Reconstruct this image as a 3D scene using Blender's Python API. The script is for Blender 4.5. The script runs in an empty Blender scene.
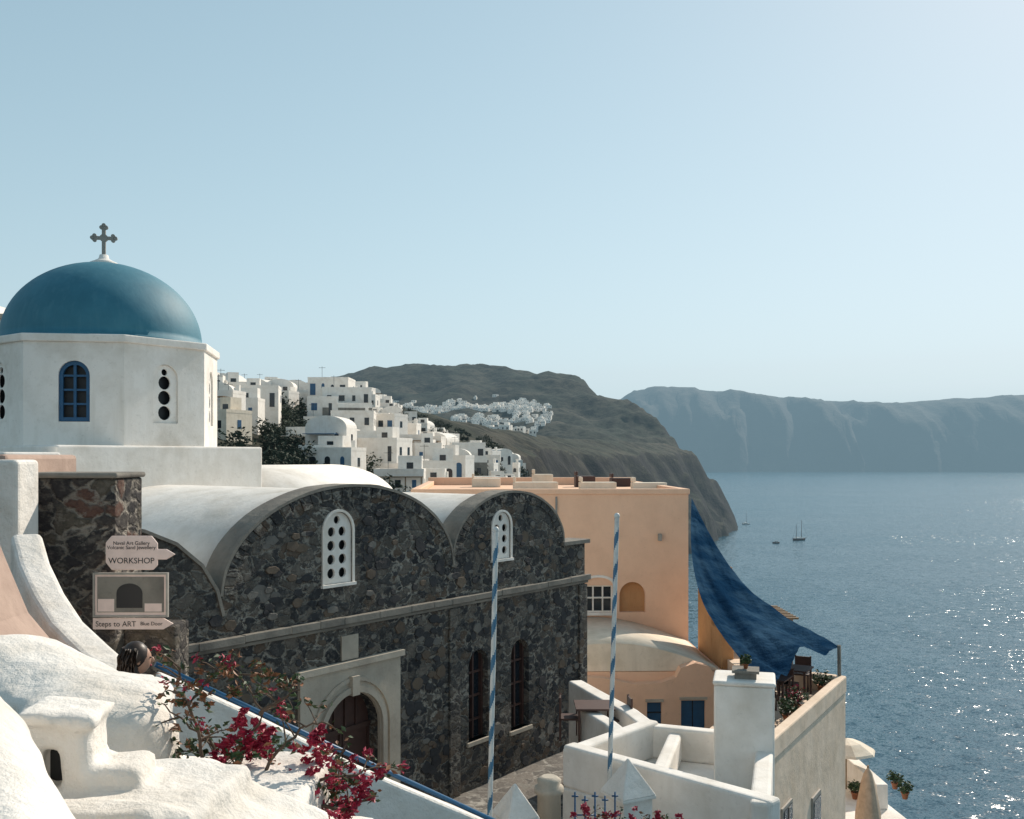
import bpy, bmesh, math, random
import numpy as np
from mathutils import Vector, Matrix, noise
random.seed(7)
F=995.6
def sight(px,py,Y): return Vector(((px-512)/F*Y, Y, -(py-458)/F*Y))
D=bpy.data; C=bpy.context
col=C.scene.collection
SEA=-90.0
# ------------------------------------------------------------------ materials
def newmat(name):
    m=D.materials.new(name); m.use_nodes=True
    nt=m.node_tree; b=nt.nodes['Principled BSDF']
    return m,nt,b
def N(nt,t,**kw):
    n=nt.nodes.new(t)
    for k,v in kw.items(): setattr(n,k,v)
    return n
def mixc(nt,fac,a,b,blend='MIX'):
    n=nt.nodes.new('ShaderNodeMix'); n.data_type='RGBA'; n.blend_type=blend
    for sock,v in ((n.inputs[0],fac),(n.inputs[6],a),(n.inputs[7],b)):
        if hasattr(v,'links') : nt.links.new(v,sock)
        elif isinstance(v,(int,float)): sock.default_value=v
        else: sock.default_value=(v[0],v[1],v[2],1)
    return n.outputs[2]
def ramp(nt,fac,stops,interp='LINEAR'):
    n=nt.nodes.new('ShaderNodeValToRGB'); cr=n.color_ramp; cr.interpolation=interp
    while len(cr.elements)<len(stops): cr.elements.new(0.5)
    for e,(p,c) in zip(cr.elements,stops):
        e.position=p; e.color=(c,c,c,1) if isinstance(c,(int,float)) else (c[0],c[1],c[2],1)
    nt.links.new(fac,n.inputs[0]); return n.outputs[0]
def math_(nt,op,a,b=0.0):
    n=nt.nodes.new('ShaderNodeMath'); n.operation=op
    for i,v in enumerate((a,b)):
        if hasattr(v,'links'): nt.links.new(v,n.inputs[i])
        else: n.inputs[i].default_value=v
    return n.outputs[0]
def vmath(nt,op,a,b=None,c=None):
    n=nt.nodes.new('ShaderNodeVectorMath'); n.operation=op
    for i,v in enumerate((a,b,c)):
        if v is None: continue
        if hasattr(v,'links'): nt.links.new(v,n.inputs[i])
        else: n.inputs[i].default_value=v
    return n.outputs[0]
def noise_(nt,vec,scale,detail=4,rough=.55):
    n=nt.nodes.new('ShaderNodeTexNoise'); n.inputs['Scale'].default_value=scale
    n.inputs['Detail'].default_value=detail; n.inputs['Roughness'].default_value=rough
    if vec is not None: nt.links.new(vec,n.inputs['Vector'])
    return n
def coords(nt,scale=(1,1,1),which='Object'):
    tc=nt.nodes.new('ShaderNodeTexCoord'); mp=nt.nodes.new('ShaderNodeMapping')
    mp.inputs['Scale'].default_value=scale
    nt.links.new(tc.outputs[which],mp.inputs['Vector']); return mp.outputs[0]
def bump(nt,b,h,strength=.5,dist=.02):
    n=nt.nodes.new('ShaderNodeBump'); n.inputs['Strength'].default_value=strength
    n.inputs['Distance'].default_value=dist; nt.links.new(h,n.inputs['Height'])
    nt.links.new(n.outputs[0],b.inputs['Normal'])
def stucco(name,c,c2=None,bs=.6,bd=.012,streak=.5,sc=1.0):
    m,nt,b=newmat(name)
    if c2 is None: c2=tuple(x*f for x,f in zip(c,(.72,.69,.64)))
    v=coords(nt); n1=noise_(nt,v,1.3*sc,5,.62)
    vs=coords(nt,(3.2*sc,3.2*sc,.35*sc)); n2=noise_(nt,vs,1.0,4,.6)
    f1=ramp(nt,n1.outputs[0],[(.42,0),(.72,.75)])
    f2=ramp(nt,n2.outputs[0],[(.5,0),(.75,streak)])
    f=math_(nt,'MAXIMUM',f1,f2)
    cc=mixc(nt,f,c,c2)
    n4=noise_(nt,v,9*sc,4,.7)
    cc=mixc(nt,ramp(nt,n4.outputs[0],[(.58,0),(.78,.35)]),cc,tuple(x*.6 for x in c2))
    nt.links.new(cc,b.inputs['Base Color']); b.inputs['Roughness'].default_value=.85
    b.inputs['Specular IOR Level'].default_value=.2
    n3=noise_(nt,v,14,5,.7); n5=noise_(nt,v,2.2,2,.5)
    h=math_(nt,'ADD',n3.outputs[0],math_(nt,'MULTIPLY',n5.outputs[0],2.5))
    bump(nt,b,h,bs,bd)
    return m
def plain(name,c,rough=.6,var=.25,metal=0,scale=6,bd=.003):
    m,nt,b=newmat(name); v=coords(nt); n=noise_(nt,v,scale,4,.6)
    cc=mixc(nt,ramp(nt,n.outputs[0],[(.35,0),(.7,1)]),c,tuple(x*(1-var) for x in c))
    nt.links.new(cc,b.inputs['Base Color']); b.inputs['Roughness'].default_value=rough
    b.inputs['Metallic'].default_value=metal
    bump(nt,b,n.outputs[0],.4,bd); return m
def stone(name,cols,mortar,scale=3.4,mw=.07,sx=1,sz=1.35,bd=.05,smear=.5,dist=.34,edge=-.34,vary=.0):
    m,nt,b=newmat(name); v=coords(nt,(sx,sx,sz))
    dn=noise_(nt,v,3.2,4,.6)
    vv=vmath(nt,'MULTIPLY_ADD',dn.outputs['Color'],(dist,dist,dist),v)
    dn2=noise_(nt,v,.8,2,.5)
    vv=vmath(nt,'MULTIPLY_ADD',dn2.outputs['Color'],(.7,.7,.7),vv)
    vo=nt.nodes.new('ShaderNodeTexVoronoi'); vo.inputs['Scale'].default_value=scale; nt.links.new(vv,vo.inputs['Vector'])
    ve=nt.nodes.new('ShaderNodeTexVoronoi'); ve.feature='DISTANCE_TO_EDGE'; ve.inputs['Scale'].default_value=scale; nt.links.new(vv,ve.inputs['Vector'])
    # small packing stones inside the joints
    vp=nt.nodes.new('ShaderNodeTexVoronoi'); vp.inputs['Scale'].default_value=scale*3.1; nt.links.new(vv,vp.inputs['Vector'])
    sp=nt.nodes.new('ShaderNodeSeparateColor'); nt.links.new(vo.outputs['Color'],sp.inputs[0])
    sp2=nt.nodes.new('ShaderNodeSeparateColor'); nt.links.new(vp.outputs['Color'],sp2.inputs[0])
    k=len(cols); sc=ramp(nt,sp.outputs[0],[(i/k,c) for i,c in enumerate(cols)],'CONSTANT')
    nf=noise_(nt,v,20,5,.7); sc=mixc(nt,ramp(nt,nf.outputs[0],[(.35,0),(.7,.6)]),sc,(.018,.018,.02))
    nl=noise_(nt,v,6,4,.7); sc=mixc(nt,ramp(nt,nl.outputs[0],[(.5,0),(.72,.6)]),sc,tuple(x*.55 for x in mortar))
    nm=noise_(nt,v,7,5,.7); big=noise_(nt,v,.9,4,.6)
    e=math_(nt,'ADD',ve.outputs['Distance'],math_(nt,'MULTIPLY',math_(nt,'SUBTRACT',nm.outputs[0],.5),edge))
    e=math_(nt,'ADD',e,math_(nt,'MULTIPLY',math_(nt,'SUBTRACT',big.outputs[0],.5),vary))
    mask=ramp(nt,e,[(mw*.05,1),(mw*1.6,0)])
    mortc=mixc(nt,ramp(nt,big.outputs[0],[(.36,0),(.62,1)]),mortar,tuple(x*.45 for x in mortar))
    mortc=mixc(nt,ramp(nt,sp2.outputs[0],[(.62,0),(.64,.8)],'CONSTANT'),mortc,cols[0])
    cc=mixc(nt,math_(nt,'MULTIPLY',mask,.92),sc,mortc)
    n8=noise_(nt,v,4.2,6,.75)
    cc=mixc(nt,ramp(nt,n8.outputs[0],[(.58,0),(.7,smear)]),cc,mortar)
    wash=noise_(nt,coords(nt,(.5,.5,.22)),1.0,4,.6)
    cc=mixc(nt,ramp(nt,wash.outputs[0],[(.45,0),(.75,.3)]),cc,(.17,.15,.125))
    nt.links.new(cc,b.inputs['Base Color']); b.inputs['Roughness'].default_value=.92
    b.inputs['Specular IOR Level'].default_value=.2
    h=math_(nt,'ADD',math_(nt,'MINIMUM',math_(nt,'MULTIPLY',e,5),.8),math_(nt,'MULTIPLY',nf.outputs[0],.5))
    bump(nt,b,h,.9,bd); return m

WHITE=stucco('white_limewash',(.86,.81,.75))
WHITE2=stucco('white_limewash_rough',(.84,.79,.73),bs=.9,bd=.022,streak=.4,sc=1.4)
WHITEF=stucco('white_limewash_town',(.86,.81,.745),(.68,.61,.53))
CREAM=stucco('cream_plaster',(.80,.70,.57))
ORANGE=stucco('apricot_plaster',(.85,.55,.38),(.75,.47,.32),streak=.35)
OCHRE=stucco('ochre_plaster',(.52,.28,.13))
PEACH=stucco('peach_plaster',(.84,.66,.51))
PINKW=stucco('pink_plaster_shade_tone',(.50,.36,.29),(.30,.2,.16))  # pink plaster with the stair side's shade put into its brownish tone
STONE=stone('lava_rubble_masonry',[(.052,.052,.056),(.115,.10,.085),(.030,.031,.035),(.18,.155,.13),(.07,.068,.068),(.14,.10,.072),(.045,.045,.049)],(.42,.385,.33),scale=3.3,mw=.08,smear=.6,dist=.42,edge=-.44,vary=.22)
STONE_R=stone('reddish_lava_masonry',[(.05,.045,.045),(.15,.08,.06),(.045,.04,.04),(.13,.11,.085),(.07,.06,.055)],(.36,.32,.27),scale=2.8,mw=.07,vary=.15)
COPING=stucco('grey_coping',(.26,.235,.20),(.11,.10,.09),bs=.9,bd=.02)
TUFF=stucco('pale_carved_stone',(.50,.44,.36),(.32,.27,.22),bs=.8,bd=.015)
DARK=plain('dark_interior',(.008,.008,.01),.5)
GLASS=plain('dark_glass',(.015,.022,.03),.12)
BLUE=plain('blue_paint',(.012,.09,.20),.45)
BLUEL=plain('light_blue_paint',(.07,.20,.33),.5)
WOOD=plain('dark_red_wood',(.07,.03,.022),.6)
WOODL=plain('weathered_wood',(.28,.18,.10),.7)
METAL=plain('grey_metal',(.36,.33,.29),.7,metal=0)
POLEW=plain('pole_white',(.75,.75,.72),.5)
TERRA=plain('terracotta',(.38,.14,.06),.8)
SIGNW=plain('sign_board_pink',(.82,.63,.56),.7,var=.15)
INK=plain('sign_ink',(.03,.03,.03),.7)
FABRIC=plain('beige_canvas',(.55,.43,.32),.9)
SKIN=plain('skin',(.45,.25,.17),.5,var=.1)
HAIR=plain('dark_hair',(.035,.018,.010),.45,scale=60)
SHIRT=plain('shirt_cloth',(.05,.06,.09),.9)
TROUS=plain('trouser_cloth',(.03,.035,.05),.9)
LEAFG=plain('leaf_green',(.05,.09,.025),.55,var=.5,scale=20)
LEAFO=plain('leaf_dry_orange',(.30,.12,.05),.6,var=.5,scale=20)
BRACT=plain('bougainvillea_bract',(.42,.012,.05),.55,var=.4,scale=20)
BARK=plain('bark',(.12,.08,.055),.9)
BUSH=plain('bush_green',(.03,.045,.02),.8,var=.5,scale=3)
m,nt,b=newmat('dome_blue_paint'); v=coords(nt); n=noise_(nt,v,1.2,6,.65); n2=noise_(nt,coords(nt,(6,6,.8)),1.2,4)
cc=mixc(nt,ramp(nt,n.outputs[0],[(.35,0),(.7,1)]),(.022,.145,.205),(.036,.185,.255))
cc=mixc(nt,ramp(nt,n2.outputs[0],[(.5,0),(.8,.5)]),cc,(.07,.22,.28))
nt.links.new(cc,b.inputs['Base Color']); b.inputs['Roughness'].default_value=.65; bump(nt,b,n.outputs[0],.4,.03); DOME=m
m,nt,b=newmat('blue_shade_cloth'); v=coords(nt); n=noise_(nt,v,.9,5,.6)
fade=ramp(nt,n.outputs[0],[(.42,0),(.68,1)])
cc=mixc(nt,fade,(.009,.036,.085),(.045,.10,.17)); nt.links.new(cc,b.inputs['Base Color']); b.inputs['Roughness'].default_value=1; b.inputs['Specular IOR Level'].default_value=0
wv=noise_(nt,coords(nt,(1,1,1)),3.0,5,.6); bump(nt,b,wv.outputs[0],.9,.16)
tr=N(nt,'ShaderNodeBsdfTranslucent'); nt.links.new(mixc(nt,fade,(.015,.075,.165),(.06,.17,.30)),tr.inputs[0])
mx=N(nt,'ShaderNodeMixShader'); mx.inputs[0].default_value=.3
nt.links.new(b.outputs[0],mx.inputs[1]); nt.links.new(tr.outputs[0],mx.inputs[2])
nt.links.new(mx.outputs[0],nt.nodes['Material Output'].inputs[0]); SAIL=m
# sea: wave facets supplied as real slope normals
m,nt,b=newmat('sea_water'); v=coords(nt); vst=coords(nt,(.35,1,1))
n1=noise_(nt,v,.16,4,.65); n2=noise_(nt,v,1.1,2,.6); n3=noise_(nt,vst,.005,4,.6); n4=noise_(nt,coords(nt,(1,.5,1)),.03,3,.6)
cc=mixc(nt,ramp(nt,n3.outputs[0],[(.35,0),(.65,1)]),(.006,.062,.10),(.010,.08,.125)); nt.links.new(cc,b.inputs['Base Color'])
b.inputs['Roughness'].default_value=.17; b.inputs['IOR'].default_value=1.33
calm=ramp(nt,n3.outputs[0],[(.38,.6),(.6,1.0)])
gust=ramp(nt,n4.outputs[0],[(.35,.75),(.65,1.15)])
s1=vmath(nt,'MULTIPLY',vmath(nt,'SUBTRACT',n1.outputs['Color'],(.5,.5,.5)),(1.22,1.32,0))
s2=vmath(nt,'MULTIPLY',vmath(nt,'SUBTRACT',n2.outputs['Color'],(.5,.5,.5)),(1.22,1.32,0))
sl=vmath(nt,'ADD',s1,s2)
sc_=nt.nodes.new('ShaderNodeVectorMath'); sc_.operation='SCALE'; nt.links.new(sl,sc_.inputs[0]); nt.links.new(math_(nt,'MULTIPLY',calm,gust),sc_.inputs['Scale'])
nrm=vmath(nt,'NORMALIZE',vmath(nt,'ADD',sc_.outputs[0],(0,0,1)))
nt.links.new(nrm,b.inputs['Normal']); WATER=m
def hillmat(name,c1,c2,c3,s):
    m,nt,b=newmat(name); v=coords(nt)
    n1=noise_(nt,v,s,7,.65); n2=noise_(nt,v,s*7,5,.7); n3=noise_(nt,coords(nt,(1,1,3.5)),s*2.2,5,.65)
    cc=mixc(nt,ramp(nt,n1.outputs[0],[(.4,0),(.62,1)]),c1,c2)
    cc=mixc(nt,ramp(nt,n2.outputs[0],[(.46,0),(.58,.85)]),cc,tuple(x*.35 for x in c1))
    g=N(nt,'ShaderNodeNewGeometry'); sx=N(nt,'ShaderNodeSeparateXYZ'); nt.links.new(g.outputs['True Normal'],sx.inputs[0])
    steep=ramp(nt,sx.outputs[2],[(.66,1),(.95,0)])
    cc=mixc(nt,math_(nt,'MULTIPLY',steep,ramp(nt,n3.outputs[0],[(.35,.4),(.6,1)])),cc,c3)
    nt.links.new(cc,b.inputs['Base Color']); b.inputs['Roughness'].default_value=.95; b.inputs['Specular IOR Level'].default_value=.1
    bump(nt,b,n2.outputs[0],1.0,.25/s*.09); return m
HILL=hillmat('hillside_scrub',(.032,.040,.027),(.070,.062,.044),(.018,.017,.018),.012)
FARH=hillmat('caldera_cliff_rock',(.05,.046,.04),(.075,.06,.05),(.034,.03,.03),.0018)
PAVE=stone('stone_paving',[(.20,.18,.16),(.26,.23,.2),(.17,.155,.14)],(.5,.47,.42),scale=2,mw=.05,bd=.01)
# ------------------------------------------------------------------ mesh helpers
class MB:
    def __init__(s): s.v=[]; s.f=[]; s.m=[]; s.s=[]
    def poly(s,pts,m=0,sm=False):
        i=len(s.v); s.v+= [Vector(p) for p in pts]; s.f.append(list(range(i,i+len(pts)))); s.m.append(m); s.s.append(sm)
    def add(s,verts,faces,m=0,sm=False,M=None):
        i=len(s.v); s.v+=[(M@Vector(p)) if M else Vector(p) for p in verts]
        for f in faces: s.f.append([i+k for k in f]); s.m.append(m); s.s.append(sm)
    def box(s,x0,x1,y0,y1,z0,z1,m=0,M=None):
        vs=[(x0,y0,z0),(x1,y0,z0),(x1,y1,z0),(x0,y1,z0),(x0,y0,z1),(x1,y0,z1),(x1,y1,z1),(x0,y1,z1)]
        s.add(vs,[(0,3,2,1),(4,5,6,7),(0,1,5,4),(1,2,6,5),(2,3,7,6),(3,0,4,7)],m,False,M)
    def prism(s,poly,y0,y1,m=0,M=None,sm=False):
        q=[poly[0]]
        for p in poly[1:]:
            if abs(p[0]-q[-1][0])+abs(p[1]-q[-1][1])>1e-5: q.append(p)
        if abs(q[0][0]-q[-1][0])+abs(q[0][1]-q[-1][1])<1e-5: q.pop()
        poly=q
        n=len(poly); vs=[(x,y0,z) for x,z in poly]+[(x,y1,z) for x,z in poly]
        s.add(vs,[list(range(n)),list(range(2*n-1,n-1,-1))],m,False,M)
        i=len(s.v)-2*n
        for k in range(n):
            a=i+k; b_=i+(k+1)%n; s.f.append([b_,a,a+n,b_+n]); s.m.append(m); s.s.append(sm)
    def foot(s,poly,z0,z1,m=0,M=None):
        n=len(poly); vs=[(x,y,z0) for x,y in poly]+[(x,y,z1) for x,y in poly]
        fs=[list(range(n-1,-1,-1)),list(range(n,2*n))]+[[k,(k+1)%n,(k+1)%n+n,k+n] for k in range(n)]
        s.add(vs,fs,m,False,M)
    def tube(s,pts,rads,m=0,n=7,cap=True):
        pts=[Vector(p) for p in pts]
        if not hasattr(rads,'__len__'): rads=[rads]*len(pts)
        base=len(s.v)
        for i,p in enumerate(pts):
            d=(pts[min(i+1,len(pts)-1)]-pts[max(i-1,0)]).normalized()
            a=d.orthogonal().normalized() if abs(d.z)>.95 else d.cross(Vector((0,0,1))).normalized()
            b_=d.cross(a)
            for k in range(n):
                t=2*math.pi*k/n; s.v.append(p+(a*math.cos(t)+b_*math.sin(t))*rads[i])
        for i in range(len(pts)-1):
            for k in range(n):
                a0=base+i*n+k; a1=base+i*n+(k+1)%n; s.f.append([a0,a1,a1+n,a0+n]); s.m.append(m); s.s.append(True)
        if cap:
            s.f.append([base+k for k in range(n)]); s.m.append(m); s.s.append(False)
            e=base+(len(pts)-1)*n; s.f.append([e+k for k in range(n-1,-1,-1)]); s.m.append(m); s.s.append(False)
    def lathe(s,prof,c,m=0,n=24,sm=True):
        base=len(s.v); c=Vector(c)
        for r,z in prof:
            for k in range(n):
                t=2*math.pi*k/n; s.v.append(c+Vector((r*math.cos(t),r*math.sin(t),z)))
        for i in range(len(prof)-1):
            for k in range(n):
                a=base+i*n+k; b_=base+i*n+(k+1)%n; s.f.append([a,b_,b_+n,a+n]); s.m.append(m); s.s.append(sm)
        s.f.append([base+k for k in range(n-1,-1,-1)]); s.m.append(m); s.s.append(False)
        e=base+(len(prof)-1)*n; s.f.append([e+k for k in range(n)]); s.m.append(m); s.s.append(False)
    def ell(s,c,r,m=0,n=14,M=None):
        vs=[];fs=[]; c=Vector(c); h=n//2
        for i in range(h+1):
            ph=math.pi*i/h
            for k in range(n):
                t=2*math.pi*k/n; vs.append((c.x+r[0]*math.sin(ph)*math.cos(t),c.y+r[1]*math.sin(ph)*math.sin(t),c.z+r[2]*math.cos(ph)))
        for i in range(h):
            for k in range(n): fs.append((i*n+k,(i+1)*n+k,(i+1)*n+(k+1)%n,i*n+(k+1)%n))
        s.add(vs,fs,m,True,M)
    def obj(s,name,mats,parent=None,M=None,bevel=0,weld=False,seg=2,recalc=True):
        M=M or Matrix.Identity(4)
        vs=s.v
        if parent is None and M==Matrix.Identity(4):
            c=Vector((sum(v.x for v in vs)/len(vs),sum(v.y for v in vs)/len(vs),min(v.z for v in vs)))
            vs=[v-c for v in vs]; M=Matrix.Translation(c)
        me=D.meshes.new(name); me.from_pydata([tuple(v) for v in vs],[],s.f)
        for mt in mats: me.materials.append(mt)
        me.polygons.foreach_set('material_index',s.m); me.polygons.foreach_set('use_smooth',s.s)
        if recalc:
            bm=bmesh.new(); bm.from_mesh(me)
            if weld: bmesh.ops.remove_doubles(bm,verts=bm.verts,dist=.0005)
            bmesh.ops.recalc_face_normals(bm,faces=bm.faces); bm.to_mesh(me); bm.free()
        me.update()
        o=D.objects.new(name,me); col.objects.link(o); o.matrix_world=M
        if bevel:
            md=o.modifiers.new('bev','BEVEL'); md.width=bevel; md.segments=seg; md.limit_method='ANGLE'; md.angle_limit=.6
        if parent: setpar(o,parent)
        return o
def setpar(o,p):
    mw=o.matrix_world.copy(); o.parent=p; o.matrix_parent_inverse=Matrix.Translation(p.location).inverted(); o.matrix_basis=mw
def empty(name,loc):
    e=D.objects.new(name,None); e.location=loc; e.empty_display_size=.3; col.objects.link(e); return e
def bake(o):
    C.view_layer.update(); dg=C.evaluated_depsgraph_get()
    me=D.meshes.new_from_object(o.evaluated_get(dg)); o.modifiers.clear(); o.data=me
def cut(o,cutter):
    n0=len(o.data.polygons); old=o.data.copy()
    md=o.modifiers.new('cut','BOOLEAN'); md.object=cutter; md.solver='EXACT'
    bake(o)
    if len(o.data.polygons)<n0: o.data=old
    D.objects.remove(cutter)
def arch(x0,x1,zb,zs,zt,n=14):
    c=(x0+x1)/2; r=(x1-x0)/2
    return [(x0,zb),(x1,zb)]+[(c+r*math.cos(math.pi*i/n),zs+(zt-zs)*math.sin(math.pi*i/n)) for i in range(n+1)]
def arcpts(c,r,zs,rise,n=28,a0=math.pi,a1=0):
    return [(c+r*math.cos(a0+(a1-a0)*i/n),zs+rise*math.sin(a0+(a1-a0)*i/n)) for i in range(n+1)]
def frame(o,ang,):
    return Matrix.Translation(o)@Matrix.Rotation(ang,4,'Z')
def interp(tab,x):
    if x<=tab[0][0]: return tab[0][1]
    for (a,p),(b_,q) in zip(tab,tab[1:]):
        if x<=b_: return p+(q-p)*(x-a)/(b_-a)
    return tab[-1][1]
# ------------------------------------------------------------------ church
FA=math.atan2(.8033,.5956)
FM=frame(Vector((-5.24,17.0,0)),FA)
church=empty('domed_stone_church',FM@Vector((5,4,-8)))
ext=[(-1.9,-1.1),(-1.2,-1.2),(-.6,-1.45),(-.1,-1.85),(.2,-2.3),(.33,-2.75)]
top=ext+arcpts(3.45,3.1,-2.4,1.83)+arcpts(8.8,2.2,-2.2,1.36)+[(11.02,-2.28),(12.07,-2.28)]
prof=[(-1.9,-9.5)]+[(12.07,-9.5)]+top[::-1]
w=MB(); w.prism(prof,0,.55); wall=w.obj('facade_wall',[STONE],church,FM)
ct=MB()
ct.prism(arch(2.6,4.2,-9,-5.4,-4.63),-.3,.35)
ct.prism(arch(7.14,7.86,-6.5,-4.8,-4.43),-.3,.3)
ct.prism(arch(8.76,9.5,-6.6,-4.8,-4.43),-.3,.3)
ct.prism(arch(2.7,3.45,-2.45,-1.42,-1.05),-.3,.22)
ct.prism(arch(8.02,8.72,-2.4,-1.62,-1.28),-.3,.22)
cut(wall,ct.obj('cutter',[STONE],None,FM))
def strip(pts,th,y0,y1,name,mat_,bev=.015):
    s=MB(); n=len(pts)
    P=[Vector((p[0],0,p[1])) for p in pts]; out=[]
    for i,p in enumerate(P):
        d=(P[min(i+1,n-1)]-P[max(i-1,0)]).normalized(); nr=Vector((-d.z,0,d.x)); out.append(p+nr*(th+.02*noise.noise(p*3)))
    for i in range(n-1):
        a,b_,c,d=P[i],P[i+1],out[i+1],out[i]
        q=[Vector((t.x,y,t.z)) for y in (y0,y1) for t in (a,b_,c,d)]
        s.add(q,[(0,1,2,3),(7,6,5,4),(3,2,6,7),(0,4,5,1)]+([(0,3,7,4)] if i==0 else [])+([(1,5,6,2)] if i==n-2 else []),0,False)
    return s.obj(name,[mat_],church,FM,weld=True)
strip(arcpts(3.45,3.1,-2.4,1.83,40),.06,-.04,.5,'gable_coping_1',COPING)
strip(arcpts(8.8,2.2,-2.2,1.36,34),.06,-.04,.5,'gable_coping_2',COPING)
strip(ext,.06,-.04,.5,'gable_coping_3',COPING)
def ring(c,r,zs,rise,wd,name,n=34,y0=-.02):
    s=MB()
    for i in range(n):
        a0=math.pi*(i+.04)/n; a1=math.pi*(i+.96)/n; w2=wd*random.uniform(.7,1.15)
        q=[(c+(r-k)*math.cos(a),zs+(rise-k)*math.sin(a)) for k,a in ((0.01,a0),(.01,a1),(w2,a1),(w2,a0))]
        s.prism(q,y0-random.uniform(0,.02),.02)
    return s.obj(name,[STONE],church,FM,bevel=.012)
ring(3.45,3.1,-2.4,1.83,.26,'gable_arch_stones_1')
ring(8.8,2.2,-2.2,1.36,.24,'gable_arch_stones_2',26)
# individual stones standing proud of the rubble face
s=MB()
def keep(x,z):
    if 1.9<x<4.95 and z<-3.85: return False
    if 3.0<x<3.75 and -4.1<z<-3.4: return False
    for a,b_,c,d in ((7.0,8.0,-6.75,-4.3),(8.6,9.65,-6.8,-4.3),(2.5,3.65,-2.65,-.9),(7.85,8.9,-2.6,-1.15)):
        if a-.15<x<b_+.15 and c-.1<z<d+.1: return False
    if -3.5<z<-3.0: return False
    if z>-2.4:
        e1=((x-3.45)/2.7)**2+((z+2.4)/1.45)**2<1; e2=((x-8.8)/1.85)**2+((z+2.2)/1.0)**2<1
        return e1 or e2
    return .2<x<11.9
for i in range(900):
    x=random.uniform(-.3,11.9); z=random.uniform(-7.6,-.7)
    if not keep(x,z): continue
    a=random.uniform(.07,.19); h=a*random.uniform(.45,.9); n=random.choice((5,6,7)); o_=random.random()*6
    pts=[(x+a*random.uniform(.8,1.1)*math.cos(o_+2*math.pi*k/n),z+h*random.uniform(.8,1.1)*math.sin(o_+2*math.pi*k/n)) for k in range(n)]
    s.prism(pts,-random.uniform(.008,.04),.01,random.choice((0,0,0,1,2)))
RK1=stucco('dark_lava_stone',(.055,.053,.055),(.03,.03,.032),bs=1,bd=.02); RK2=stucco('brown_lava_stone',(.15,.115,.085),(.08,.06,.05),bs=1,bd=.02); RK3=stucco('grey_lava_stone',(.19,.175,.155),(.09,.085,.08),bs=1,bd=.02)
s.obj('projecting_stones',[RK1,RK2,RK3],church,FM,bevel=.012,seg=1)
s=MB()
x=-1.0
while x<12.1:
    L_=random.uniform(.6,1.1); s.box(x,min(x+L_-.008,12.2),-.12-random.uniform(0,.015),-.002,-3.26+random.uniform(-.008,.008),-3.12+random.uniform(-.008,.008)); x+=L_
s.box(-1.0,12.16,-.06,-.003,-3.34,-3.275)
s.box(10.95,12.2,-.1,.6,-2.277,-2.17)
s.obj('string_course',[COPING],church,FM,bevel=.012)
s=MB(); s.box(6.42,6.78,-.06,-.004,-9.5,-3.37); s.box(11.75,12.12,-.06,-.004,-9.5,-3.37); s.obj('facade_pilasters',[STONE],church,FM,bevel=.02)
s=MB(); s.prism([(2.05,-9.4),(4.78,-9.4),(4.78,-4.12),(2.05,-4.12)],-.08,-.005); su=s.obj('door_surround',[TUFF],church,FM)
c2=MB(); c2.prism(arch(2.62,4.18,-9.6,-5.4,-4.65),-.4,.2); cut(su,c2.obj('cutter',[TUFF],None,FM))
s=MB(); s.box(1.98,4.85,-.15,-.005,-4.12,-4.0); 
for k,(r0,r1,yy) in enumerate(((.8,.92,-.15),(1.02,1.1,-.12))):
    n=20
    for i in range(n):
        a0=math.pi*i/n;a1=math.pi*(i+1)/n
        s.prism([(3.4+r*math.cos(a),-5.4+(r-.03)*math.sin(a)) for r,a in ((r0,a0),(r1,a0),(r1,a1),(r0,a1))],yy,-.06)
    s.box(3.4-r1,3.4-r0,yy,-.06,-9.3,-5.4); s.box(3.4+r0,3.4+r1,yy,-.06,-9.3,-5.4)
s.box(3.3,3.5,-.19,-.06,-4.68,-4.3)
s.box(3.15,3.6,-.04,-.005,-3.98,-3.5)
s.obj('door_mouldings',[TUFF],church,FM)
s=MB(); s.box(2.6,4.2,.28,.33,-9,-4.6,0); 
for x in (2.62,3.36,3.44,4.14): s.box(x,x+.05,.24,.28,-9,-5.45,0)
s.box(2.6,4.2,.22,.28,-5.5,-5.4,0)
for x in (2.9,3.2,3.5,3.8): s.box(x,x+.03,.24,.28,-5.4,-4.7,0)
for z in (-6.2,-7.0): s.box(2.65,4.15,.25,.28,z,z+.06,0)
s.obj('wooden_door',[WOOD],church,FM)
s=MB()
for x0,x1,zb in ((7.14,7.86,-6.5),(8.76,9.5,-6.6)):
    s.box(x0,x1,.24,.28,zb,-4.43,1)
    s.box(x0,x0+.07,.16,.24,zb,-4.5,0); s.box(x1-.07,x1,.16,.24,zb,-4.5,0); s.box((x0+x1)/2-.03,(x0+x1)/2+.03,.17,.24,zb,-4.45,0)
    for z in (-6.1,-5.55,-5.0): s.box(x0,x1,.18,.24,z,z+.05,0)
    s.box(x0-.08,x1+.08,-.06,.2,zb-.09,zb+.0,2)
s.obj('arched_windows',[WOOD,GLASS,TUFF],church,FM)
def hole_panel(name,poly,holes,y0,y1,M,mat_=WHITE):
    s=MB(); s.prism(poly,y0,y1); o=s.obj(name,[mat_],church,M); c=MB()
    for hx,hz,hr in holes: c.prism([(hx+hr*math.cos(2*math.pi*k/14),hz+hr*math.sin(2*math.pi*k/14)) for k in range(14)],y0-.1,y1+.1)
    cut(o,c.obj('cutter',[mat_],None,M)); return o
hole_panel('gable_window_1',arch(2.7,3.45,-2.45,-1.42,-1.05),[(2.92,-2.25,.1),(3.22,-2.25,.1),(2.92,-1.98,.1),(3.22,-1.98,.1),(2.92,-1.71,.1),(3.22,-1.71,.1),(2.93,-1.44,.095),(3.21,-1.44,.095),(3.07,-1.21,.08)],.02,.07,FM)
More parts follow.
